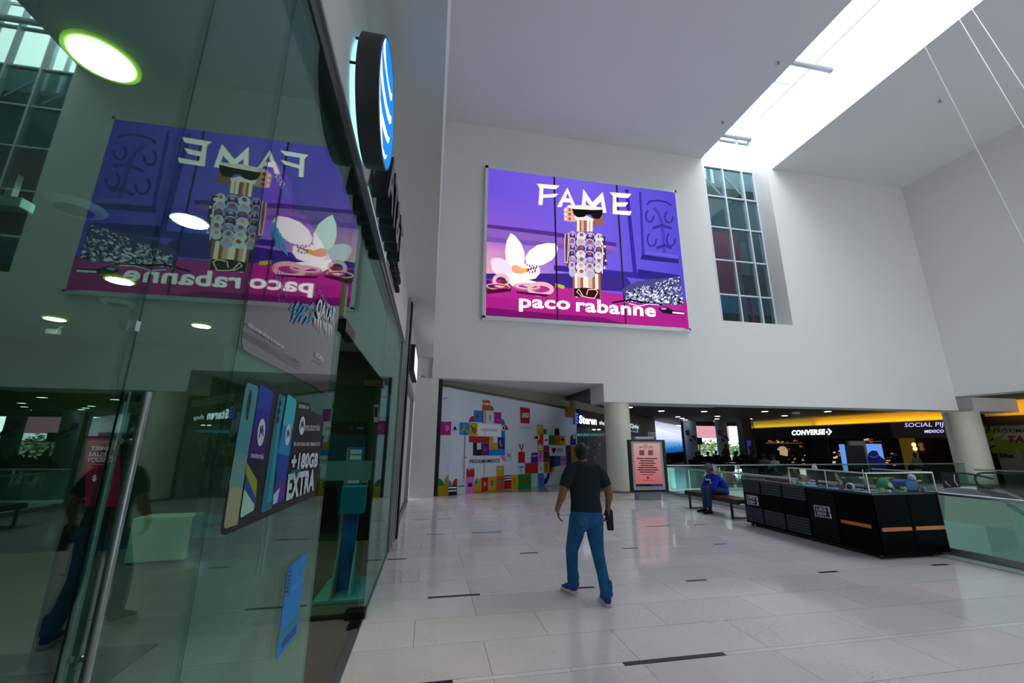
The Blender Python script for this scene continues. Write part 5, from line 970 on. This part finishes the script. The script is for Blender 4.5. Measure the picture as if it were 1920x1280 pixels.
# poster stand
ps = thing('poster_stand', 'freestanding grey poster stand with black frame and pink concert poster', 'stand', (6.78, 12.35, 0)); GRY = mat('stand_grey', '9a9ca4', .4, .3)
MB().box((6.36, 12.3, 0), (7.14, 12.55, .25)).build('foot', GRY, ps, bevel=.01); MB().box((6.42, 12.34, .25), (7.08, 12.5, 1.9)).build('post', GRY, ps, bevel=.01)
PP = Plane((0, 12.22, 0), (0, -1, 0)); S8 = (1160, 800, 8.5333); hp = lambda x, y: PP.hit(1160+x/8.5333, 800+y/8.5333)
p0, p1, p2, p3 = hp(145, 207), hp(728, 207), hp(803, 1052), hp(205, 1030)
x0, x1, z0, z1 = (p0.x+p3.x)/2, (p1.x+p2.x)/2, (p2.z+p3.z)/2, (p0.z+p1.z)/2
MB().box((x0, 12.2, z0), (x0+.085, 12.3, z1)).box((x1-.085, 12.2, z0), (x1, 12.3, z1)).box((x0+.085, 12.2, z0), (x1-.085, 12.3, z0+.06)).box((x0+.085, 12.2, z1-.05), (x1-.085, 12.3, z1)).build('frame', BLACKM, ps)
MB().box((x0+.085, 12.235, z0+.06), (x1-.085, 12.3, z1-.05)).build('backing', mat('poster_backing', 'a9aab6', .5, emit=.25), ps)
m_ = grad_emit('poster_pink', [(0, 'cc6a70'), (.5, 'd28c8c'), (1, 'd8b6b0')], .6, 2, .45, 1.7)
a = Art(PP, -.012, .0006).T(S8); a.b = -.0125
a.poly([(232, 262), (655, 262), (705, 915), (275, 915)], m_); a.poly([(272, 915), (706, 915), (708, 952), (276, 952)], P('10122a')); a.poly([(520, 922), (700, 922), (702, 948), (530, 948)], P('1c3aa8')); a.poly([(276, 955), (708, 955), (710, 985), (278, 985)], P('9fb0c4'))
ink = P('2c1430')
a.text('CORONA', (395, 298), (462, 298), (394, 280), ink, .02); a.text('LANDSCAPE', (315, 345), (550, 345), (313, 302), P('6a2838'), .0)
for x in (330, 470):
    a.rect(x, 372, x+80, 455, P('b06068'), 0, 0)
    for k in range(4): a.line([(x+8, 385+k*18), (x+72, 387+k*18)], 7, P('8a4450'))
for k, (s0, s1, tx) in enumerate(((295, 610, 'ARCTIC MONKEYS · CALIFORNIA'), (350, 555, 'LA CUCA · MONSTRUO'), (330, 580, 'INTERPOL · BIG THIEF'), (358, 555, 'EL PESO DEL AIRE'), (318, 605, 'THE LIBRE · JACK WHITE'), (305, 628, 'LOS ANGELES · CABALLERO'), (340, 590, 'BANDALOS · CHINOS'))):
    y = 505+k*36; a.line([(s0, y), (s0+(s1-s0)*.32, y+2)], 17, ink); a.line([(s0+(s1-s0)*.38, y+2), (s0+(s1-s0)*.7, y+3)], 17, ink); a.line([(s0+(s1-s0)*.74, y+3), (s1, y+4)], 17, ink)
a.line([(365, 762), (550, 766)], 10, ink); a.rect(450, 795, 485, 835, P('8a2c3c'), 0, 0); a.line([(380, 858), (590, 862)], 6, P('7a2434')); a.line([(290, 975), (570, 980)], 5, P('5a6478'))
a.build('poster_print', ps)

# ================================================================ people
def caps(mb, a, b, ra, rb, n=14):
    a, b = V(a), V(b); d = (b-a); L_ = d.length or 1e-3; d = d/L_; pts, rs = [], []
    for k in range(5): t = math.pi/2*(1-k/4); pts.append(a-d*ra*math.sin(t)); rs.append(max(ra*math.cos(t), ra*.02))
    for f in (.25, .5, .75): pts.append(a.lerp(b, f)); rs.append(ra+(rb-ra)*f)
    for k in range(5): t = math.pi/2*k/4; pts.append(b+d*rb*math.sin(t)); rs.append(max(rb*math.cos(t), rb*.02))
    mb.tube(pts, rs, n)
def chain(mb, pts, rs, n=14):
    for i in range(len(pts)-1): caps(mb, pts[i], pts[i+1], rs[i], rs[i+1], n)
def loft(mb, cs, rs, lat, n=20):
    cs = [V(c) for c in cs]; lat = V(lat).normalized(); k = len(mb.v)
    for i, c in enumerate(cs):
        up = (cs[min(i+1, len(cs)-1)]-cs[max(i-1, 0)]).normalized(); l = (lat-up*lat.dot(up)).normalized(); dp = up.cross(l)
        mb.v += [tuple(c+l*math.cos(2*math.pi*t/n)*rs[i][0]+dp*math.sin(2*math.pi*t/n)*rs[i][1]) for t in range(n)]
    fs = [(k+i*n+t, k+i*n+(t+1) % n, k+(i+1)*n+(t+1) % n, k+(i+1)*n+t) for i in range(len(cs)-1) for t in range(n)]
    fs += [tuple(k+t for t in reversed(range(n))), tuple(k+(len(cs)-1)*n+t for t in range(n))]
    mb.f += fs; mb.m += [0]*len(fs)
def fuse(mb, name, m, parent, vox=.011, sm=3):
    o = mb.build('tmp', None); md = o.modifiers.new('r', 'REMESH'); md.mode = 'VOXEL'; md.voxel_size = vox; md.use_smooth_shade = True
    s_ = o.modifiers.new('s', 'SMOOTH'); s_.iterations = sm; s_.factor = .5
    dg = bpy.context.evaluated_depsgraph_get(); me = bpy.data.meshes.new_from_object(o.evaluated_get(dg)); me.name = name
    old = o.data; bpy.data.objects.remove(o); bpy.data.meshes.remove(old); me.materials.clear(); me.materials.append(m)
    o = bpy.data.objects.new(name, me); COL.objects.link(o); o.parent = parent; o.matrix_parent_inverse = Matrix.Translation(-parent.location); return o
def hand(mb, w, tip, side, palm, s=1.0, curl=.35):
    """palm block + four unequal bent fingers + thumb; w wrist, tip direction target, side = thumb side vector, palm = palm normal"""
    w, tip, side, palm = V(w), V(tip), V(side).normalized(), V(palm).normalized(); d = (tip-w).normalized(); side = (side-d*side.dot(d)).normalized(); palm = d.cross(side)*(1 if d.cross(side).dot(palm) > 0 else -1)
    base = w+d*.075*s
    for k in range(4):
        o_ = side*(.027-.018*k)*s; caps(mb, w+d*.015*s+o_*.55, base+o_, .016*s, .0115*s, 8)
        l_ = (.068, .078, .072, .055)[k]*s; p0 = base+o_; p1 = p0+(d*(1-curl*.5)+palm*curl).normalized()*l_*.45; p2 = p1+(d*(1-curl)+palm*curl*1.5).normalized()*l_*.32; p3 = p2+(d*(.8-curl)+palm*curl*2).normalized()*l_*.25
        chain(mb, [p0, p1, p2, p3], [.0095*s, .009*s, .008*s, .007*s], 8)
    t0 = w+d*.025*s+side*.02*s; t1 = t0+(side*.7+d*.6+palm*.3).normalized()*.035*s; t2 = t1+(side*.25+d*.9+palm*.35).normalized()*.03*s; chain(mb, [t0, t1, t2], [.014*s, .0105*s, .0085*s], 8)
def headm(mb, c, f, s=1.0):
    """skull, jaw, nose, ears; c centre, f facing"""
    c, f = V(c), V(f).normalized(); up = V((0, 0, 1)); r_ = f.cross(up).normalized(); u = r_.cross(f); q = Matrix((r_, f, u)).transposed().to_quaternion()
    mb.ell(c+u*.02*s, (.077*s, .095*s, .098*s), None, 18, 12, q); mb.ell(c+f*.022*s-u*.045*s, (.06*s, .07*s, .07*s), None, 16, 10, q)
    caps(mb, c+f*.092*s+u*.012*s, c+f*.106*s-u*.022*s, .009*s, .014*s, 8); caps(mb, c+f*.088*s-u*.05*s-r_*.018*s, c+f*.088*s-u*.05*s+r_*.018*s, .009*s, .009*s, 8)
    caps(mb, c+f*.083*s+u*.032*s-r_*.035*s, c+f*.083*s+u*.032*s+r_*.035*s, .011*s, .011*s, 8)
    for k in (-1, 1): mb.ell(c+r_*.08*s*k-u*.005*s, (.012*s, .022*s, .032*s), None, 10, 8, q)
    return r_, f, u, q
def face(c, f, parent, s=1.0):
    c, f = V(c), V(f).normalized(); r_ = f.cross(V((0, 0, 1))).normalized(); u = r_.cross(f); mb = MB()
    for k in (-1, 1): mb.ell(c+f*.083*s+r_*.03*s*k+u*.008*s, (.011*s, .011*s, .008*s), mat('eye_white', 'd0ccc6', .3), 10, 6); mb.ell(c+f*.092*s+r_*.03*s*k+u*.008*s, (.005*s, .005*s, .005*s), mat('eye_dark', '1a120e', .2), 8, 6)
    mb.build('eyes', None, parent, smooth=True)
def hair(c, f, parent, m, s=1.0, vox=.008):
    c, f = V(c), V(f).normalized(); r_ = f.cross(V((0, 0, 1))).normalized(); u = r_.cross(f); q = Matrix((r_, f, u)).transposed().to_quaternion(); mb = MB()
    mb.ell(c+u*.036*s-f*.012*s, (.083*s, .098*s, .092*s), None, 18, 12, q); mb.ell(c-f*.035*s-u*.01*s, (.076*s, .066*s, .078*s), None, 16, 10, q)
    o = fuse(mb, 'hair', m, parent, vox, 2); return o
def shoe(a, d, parent, mu, ms, s=1.0, roll=0, pitch=0):
    """a heel point on the floor, d direction to the toe"""
    a, d = V(a), V(d).normalized(); d = (d+V((0, 0, pitch))).normalized(); r_ = d.cross(V((0, 0, 1))).normalized(); u = r_.cross(d); mb = MB(); t = parent
    ring = [(-.01, .028), (.03, .038), (.1, .036), (.17, .047), (.23, .044), (.265, .025)]
    L_ = [a+d*x*s+r_*w_*s for x, w_ in ring]+[a+d*x*s-r_*w_*s for x, w_ in reversed(ring)]
    so = MB().prism(L_, u*.028*s).build('shoe_sole', ms, t, bevel=.006)
    mb = MB(); cs = [a+d*x*s+u*z*s for x, z in ((-.0, .05), (.03, .055), (.08, .06), (.14, .05), (.2, .04), (.25, .035))]
    loft(mb, cs, [(.026*s, .035*s), (.036*s, .048*s), (.036*s, .05*s), (.042*s, .034*s), (.04*s, .022*s), (.022*s, .012*s)], r_); caps(mb, a+d*.04*s+u*.05*s, a+d*.04*s+u*.085*s, .036*s, .034*s)
    return fuse(mb, 'shoe', mu, t, .009*s, 2)
SKIN = mat('skin_tan', '9a6248', .5, spec=.4); SKIN2 = mat('skin_brown', '6e4636', .5)
HAIRB = mat('black_hair', '120e0d', .55, noise=.3, nscale=60)

# --- the man walking away
w_ = thing('person', 'man walking away in charcoal t-shirt and blue jeans holding a black pouch', 'person', (1.82, 4.8, 0))
HC = V((1.775, 4.79, 1.568)); FD = V((.10, 1, -.04))
bd = MB(); headm(bd, HC, FD, .97); lat = V((1, -.06, 0))
chain(bd, [(1.782, 4.775, 1.50), (1.79, 4.77, 1.40)], [.056, .066])
loft(bd, [(1.80, 4.76, .86), (1.80, 4.76, 1.0), (1.80, 4.76, 1.2), (1.79, 4.76, 1.34), (1.79, 4.765, 1.43)], [(.16, .10), (.15, .10), (.17, .10), (.17, .09), (.09, .06)], lat)
eL, wL = V((1.512, 4.72, 1.13)), V((1.468, 4.79, .945)); eR, wR = V((2.068, 4.70, 1.12)), V((2.072, 4.77, .93))
chain(bd, [(1.62, 4.76, 1.37), eL, wL], [.05, .043, .028]); chain(bd, [(1.965, 4.75, 1.37), eR, wR], [.05, .043, .028])
chain(bd, [(1.535, 4.725, 1.2), (1.505, 4.73, 1.08)], [.048, .044]); chain(bd, [(2.055, 4.705, 1.2), (2.072, 4.715, 1.07)], [.048, .044])
hand(bd, wL, wL+V((.03, .02, -.15)), (.2, 1, 0), (1, -.2, 0), 1.0, .32); hand(bd, wR, wR+V((.0, .02, -.15)), (-.1, 1, 0), (-1, 0, 0), 1.0, .5)
hL, kL, aL = V((1.715, 4.77, .86)), V((1.683, 4.95, .49)), V((1.70, 4.985, .12)); hR, kR, aR = V((1.895, 4.76, .86)), V((1.925, 4.76, .48)), V((1.95, 4.63, .11))
chain(bd, [hL, kL, aL], [.075, .05, .035]); chain(bd, [hR, kR, aR], [.075, .05, .035])
fuse(bd, 'body', SKIN, w_, .0075, 3)
sh_ = MB()
loft(sh_, [(1.805, 4.76, .915), (1.805, 4.76, .96), (1.80, 4.76, 1.05), (1.80, 4.76, 1.16), (1.797, 4.757, 1.28), (1.792, 4.757, 1.36), (1.788, 4.76, 1.42), (1.785, 4.77, 1.465)], [(.185, .128), (.182, .124), (.172, .118), (.18, .12), (.195, .122), (.198, .108), (.15, .085), (.07, .064)], lat, 28)
chain(sh_, [(1.635, 4.76, 1.375), (1.582, 4.745, 1.29), (1.552, 4.735, 1.225)], [.074, .074, .066]); chain(sh_, [(1.95, 4.75, 1.375), (2.01, 4.735, 1.29), (2.04, 4.72, 1.225)], [.074, .074, .066])
chain(sh_, [(1.64, 4.76, 1.40), (1.785, 4.765, 1.445), (1.94, 4.755, 1.40)], [.055, .05, .055])
fuse(sh_, 'tshirt', mat('charcoal_cotton', '28323a', .85, spec=.15, noise=.12, nscale=30, bump=.6), w_, .009, 3)
jn = MB()
loft(jn, [(1.80, 4.76, .945), (1.80, 4.755, .90), (1.80, 4.75, .83), (1.80, 4.75, .77)], [(.172, .118), (.187, .128), (.192, .13), (.175, .11)], lat, 28)
chain(jn, [hL, (1.70, 4.86, .66), kL+V((0, .0, 0)), (1.695, 4.99, .30), aL+V((0, .0, .01))], [.108, .094, .074, .066, .064]); chain(jn, [hR, (1.905, 4.765, .66), kR, (1.945, 4.70, .28), aR+V((0, 0, .01))], [.108, .094, .072, .062, .066])
chain(jn, [(1.725, 4.695, .85), (1.725, 4.70, .79)], [.078, .078]); chain(jn, [(1.885, 4.695, .85), (1.885, 4.70, .79)], [.078, .078])
for k in range(4): chain(jn, [aL+V((-.03, -.0, -.01+k*.035)), aL+V((.03, -.005, -.005+k*.035))], [.042-.004*(k % 2), .042-.004*(k % 2)], 10); chain(jn, [aR+V((-.03, .0, -.005+k*.035)), aR+V((.03, -.005, .0+k*.035))], [.042-.004*(k % 2), .042-.004*(k % 2)], 10)
fuse(jn, 'jeans', mat('blue_denim', '246496', .8, spec=.15, noise=.35, nscale=7, bump=.9), w_, .0085, 3)
for x, s_ in ((1.715, -1), (1.89, 1)): MB().hexa([(x-.055, 4.615, .80), (x+.055, 4.615, .80), (x+.055, 4.622, .80), (x-.055, 4.622, .80)], [(x-.062, 4.62, .90), (x+.062, 4.62, .90), (x+.062, 4.63, .90), (x-.062, 4.63, .90)]).build('back_pocket', mat('denim_pocket', '1e5c90', .8), w_, bevel=.004)
hair(HC+V((0, 0, .0)), FD, w_, HAIRB, .97); face(HC, FD, w_, .97)
BLS = mat('royal_blue_shoe', '1c2c8a', .6); WS = mat('white_sole', 'c8ccd4', .5)
shoe((1.71, 4.93, .03), (-.28, 1, 0), w_, BLS, WS, 1.05, pitch=-.08); shoe((1.945, 4.565, .004), (.12, 1, 0), w_, BLS, WS, 1.05)
t = thing('pouch', 'black zip pouch carried in the walking man\'s right hand', 'pouch', (2.085, 4.79, .84))
MB().hexa([(2.05, 4.73, .715), (2.125, 4.73, .715), (2.125, 4.77, .715), (2.05, 4.77, .715)], [(2.04, 4.75, .93), (2.13, 4.75, .93), (2.13, 4.80, .93), (2.04, 4.80, .93)]).build('bag', mat('black_nylon', '08090b', .6), t, bevel=.012)
MB().tube([(2.05, 4.765, .935), (2.085, 4.77, .95), (2.12, 4.768, .935)], .006, 6).build('strap', BLACKM, t)

# --- generic seated figure
def seated(name, label, hip, facing, lean, mats, hs=1.0, vox=.012, head_drop=0, hat=None, group=None, cat='person', hands='knees', low=False, seat=.5, ts=1.0):
    f = V(facing).normalized(); r_ = f.cross(V((0, 0, 1))).normalized(); hip = V(hip); t = thing(name, label, cat, (hip.x, hip.y, hip.z-seat), group); z = V((0, 0, 1))
    ch = hip+z*.30*ts+f*(.12*lean); nk = hip+z*.50*ts+f*(.26*lean); hd_ = nk+z*(.155-head_drop*.05)+f*(.05+.06*head_drop); fd = f-z*(.15+.5*head_drop)
    top, pants, skin, hr, shoes_ = mats; bd = MB(); headm(bd, hd_, fd, hs)
    chain(bd, [nk, hd_-z*.06], [.055, .052]); loft(bd, [hip-z*.06, hip+z*.1, ch, nk-z*.04], [(.14, .11), (.14, .10), (.16, .10), (.10, .07)], r_)
    pj = []
    for k in (-1, 1):
        sh = nk-z*.07+r_*.185*k; el = sh-z*.25+f*(.10+.06*lean)+r_*.05*k; kn = hip+f*.42+r_*.11*k+z*.02; wr = (hip+f*.30+z*.13+r_*.03*k) if hands == 'lap' else (kn-f*.05+z*.09); pj.append((sh, el, wr, kn)); an = kn-z*(seat-.08)+f*.02
        chain(bd, [sh, el, wr], [.055, .042, .028]); chain(bd, [hip+r_*.09*k, kn, an], [.075, .052, .036])
        if not low: hand(bd, wr, wr+f*.1-z*.06, -r_*k, -z, .95, .4)
        else: caps(bd, wr, wr+f*.08, .03, .025)
    fuse(bd, 'body', skin, t, vox*.75, 2)
    tp = MB(); loft(tp, [hip-z*.07, hip+z*.08, ch, nk-z*.08, nk-z*.0], [(.175, .15), (.175, .14), (.19, .128), (.15, .095), (.07, .065)], r_, 24)
    for sh, el, wr, kn in pj: chain(tp, [sh, el, wr-(wr-el).normalized()*.03], [.075, .06, .045])
    chain(tp, [pj[0][0], nk-z*.04, pj[1][0]], [.06, .055, .06]); fuse(tp, 'top', top, t, vox, 2)
    tr = MB(); loft(tr, [hip-z*.1, hip+z*.0], [(.17, .15), (.165, .14)], r_, 20)
    for k in (-1, 1): kn = pj[(k+1)//2][3]; chain(tr, [hip+r_*.09*k-z*.01, kn, kn-z*(seat-.12)+f*.02], [.098, .075, .055])
    fuse(tr, 'trousers', pants, t, vox, 2)
    if hr: hair(hd_, fd, t, hr, hs, max(.009, vox*.8))
    for k in (-1, 1):
        kn = pj[(k+1)//2][3]; p = kn-z*seat+f*.0; p.z = hip.z-seat+.002
        if not low: shoe(p-f*.03, f+r_*.15*k, t, shoes_, shoes_, .95)
    if not low: face(hd_, fd, t, hs)
    return t, hd_, fd, f, r_
t, hd_, fd, f, r_ = seated('person', 'man in bright blue long-sleeve top and grey cap seated on the wooden bench', (7.36, 9.74, .545), (-1, .12, 0), .8, (mat('royal_blue_jersey', '1228b0', .7, spec=.2, bump=.7), mat('dark_denim', '173a5c', .8), SKIN2, HAIRB, BLACKM), .98, .011, .45, hands='lap', seat=.535, ts=.78)
mb = MB(); q_ = Matrix((r_, fd.normalized(), r_.cross(fd.normalized()))).transposed().to_quaternion(); u_ = q_ @ V((0, 0, 1)); ff = q_ @ V((0, 1, 0))
mb.ell(hd_+u_*.05, (.092, .105, .085), None, 18, 10, q_); o = fuse(mb, 'cap', mat('grey_cap', '5a5a6a', .8), t, .009, 2)
MB().prism([hd_+u_*.055+ff*.07-r_*.075, hd_+u_*.045+ff*.17-r_*.05, hd_+u_*.045+ff*.17+r_*.05, hd_+u_*.055+ff*.07+r_*.075], u_*.01).build('cap_peak', mat('dark_cap_peak', '16161c', .7), t, bevel=.004)
pc = hd_-V((0, 0, .34))+f*.03; 
mb = MB()
for i in range(4): c = V((hd_.x, hd_.y, 0))+f*.06+V((0, 0, .80))+r_*(-.09+.06*i); mb.box(c-V((.012, .012, .02)), c+V((.012, .012, .022)))
mb.build('chest_print', P('b8c8e8'), t)
# vendor inside the kiosk
seated('person', 'balding vendor in a pale shirt bowed over the kiosk counter', (7.55, 7.55, .50), (-.75, -1, 0), 1.0, (mat('pale_blue_shirt', 'a8b4cc', .8), BLACKM, SKIN, None, BLACKM), 1.0, .012, 1.6, hands='lap', seat=.49, ts=.9)
tag(MB().lathe((7.55, 7.58, 0), [(.2, 0), (.2, .02), (.025, .03), (.025, .34), (.19, .35), (.19, .385)], 20).build('stool', BLACKM, smooth=True), 'black round stool under the kiosk vendor', 'stool')
# people beyond the atrium
DKC = [mat('dark_clothes_%s' % c, c, .8) for c in ('14141a', '1c1216', '101418')]
proto, *_ = seated('person', 'dark silhouette of a person seated in the distant food court', (0, 0, .5), (0, -1, 0), .5, (DKC[0], DKC[2], SKIN2, HAIRB, BLACKM), 1, .03, .3, low=True, group='silhouettes seated in the food court')
rr = random.Random(4); first = True
for px_, yy, rz in ((1232, 20, 1.2), (1246, 19, 2.4), (1300, 21, .6), (1314, 24, 3.0), (1328, 22, -.6), (1341, 25, 2.0), (1352, 21.5, .2), (1376, 24, 1.1), (1386, 22, 3.6), (1396, 25, -1.2), (1408, 20.5, .4)):
    o = proto if first else copy_tree(proto); first = False
    p = on(px_, 860, 1, yy); o.location = (p.x, yy, 0); o.rotation_euler.z = rz
ch0 = thing('food_court_chair', 'black chair of the distant food court tables', 'chair', (0, 0, 0), 'food court chairs')
MB().box((-.2, -.2, .42), (.2, .2, .45)).build('seat', BLACKM, ch0); MB().box((-.2, .17, .45), (.2, .2, .85)).build('backrest', BLACKM, ch0)
for sx in (-.18, .16):
    for sy in (-.18, .17): MB().box((sx, sy, 0), (sx+.02, sy+.02, .42)).build('leg', BLACKM, ch0)
tb0 = thing('food_court_table', 'small dark round table of the distant food court', 'table', (0, 0, 0), 'food court tables')
MB().lathe((0, 0, .72), [(.38, 0), (.38, .03)], 24).build('tabletop', mat('table_dark', '2c2420', .3), tb0); MB().lathe((0, 0, 0), [(.22, 0), (.22, .02), (.03, .04), (.03, .72)], 16).build('leg', BLACKM, tb0)
people_at = [o.location.copy() for o in bpy.data.objects if o.get('group') == 'silhouettes seated in the food court']
for i, p in enumerate(people_at):
    c = ch0 if i == 0 else copy_tree(ch0); c.location = p+V((0, 0, 0)); c.rotation_euler.z = [o for o in bpy.data.objects if o.get('group') == 'silhouettes seated in the food court' and (o.location-p).length < .01][0].rotation_euler.z
for i, (px_, yy) in enumerate(((1322, 20), (1345, 23.2), (1369, 19.6), (1381, 27), (1306, 25.5))):
    c = tb0 if i == 0 else copy_tree(tb0); p = on(px_, 860, 1, yy); c.location = (p.x, yy, 0)
for px_, yy, lab, col, fx in ((1437, 17, 'person in grey top seated beyond the railing, left of two', '5c5c60', (.2, 1, 0)), (1457, 15.9, 'person in pale grey top seated beyond the railing, right of two', '84847c', (-.1, 1, 0))):
    p = on(px_, 868, 1, yy); seated('person', lab, (p.x, yy, .5), fx, .4, (mat('top_'+col, col, .8), DKC[0], SKIN2, HAIRB, BLACKM), 1, .028, .2, low=True)
p = on(1721, 858, 0, 26.6); seated('person', 'person in a white shirt before the taupe fascia shop', (p.x, p.y, .5), (-1, .4, 0), .3, (mat('white_shirt', 'b4b4b4', .8), DKC[0], SKIN2, HAIRB, BLACKM), 1, .028, .2, low=True)
for x, y in ((on(1437, 868, 1, 17).x, 17), (on(1457, 868, 1, 15.9).x, 15.9), (p.x, p.y)):
    c = copy_tree(ch0); c.location = (x, y, 0); c.rotation_euler.z = math.pi if y < 17.5 and x < 26 else -1.3
for o in [o for o in bpy.data.objects if o.get('group') == 'food court chairs' and o.location.x > 26]: o['label'] = 'black chair under the white-shirted person'; del o['group']
# reddish standing figure in the food court
p = on(1363, 860, 1, 23.5); t = thing('person', 'standing person in dark red coat among the food court tables', 'person', (p.x, 23.5, 0)); bd = MB(); c = V((p.x, 23.5, 0)); z = V((0, 0, 1))
headm(bd, c+z*1.55, (-1, -.3, 0), 1); chain(bd, [c+z*1.48, c+z*1.35], [.055, .07]); loft(bd, [c+z*.85, c+z*1.1, c+z*1.38], [(.12, .1), (.12, .09), (.12, .07)], (0, 1, 0))
for k in (-1, 1): chain(bd, [c+V((0, .17*k, 1.36)), c+V((0, .22*k, 1.08)), c+V((-.12, .2*k, .9))], [.05, .04, .03]); chain(bd, [c+V((0, .09*k, .85)), c+V((-.08*k, .09*k, .46)), c+V((-.02*k, .09*k, .07))], [.08, .055, .04]); caps(bd, c+V((-.02*k, .09*k, .05)), c+V((-.16-.02*k, .09*k, .04)), .045, .03)
fuse(bd, 'body', SKIN2, t, .022, 2); cm_ = MB(); loft(cm_, [c+z*.62, c+z*.9, c+z*1.15, c+z*1.38, c+z*1.44], [(.19, .16), (.17, .14), (.16, .12), (.18, .1), (.07, .06)], (0, 1, 0))
for k in (-1, 1): chain(cm_, [c+V((0, .17*k, 1.36)), c+V((0, .22*k, 1.08)), c+V((-.10, .2*k, .93))], [.065, .055, .045])
fuse(cm_, 'coat', mat('dark_red_coat', '4a1c20', .8), t, .025, 2); hair(c+z*1.55, (-1, -.3, 0), t, HAIRB, 1.05, .02)
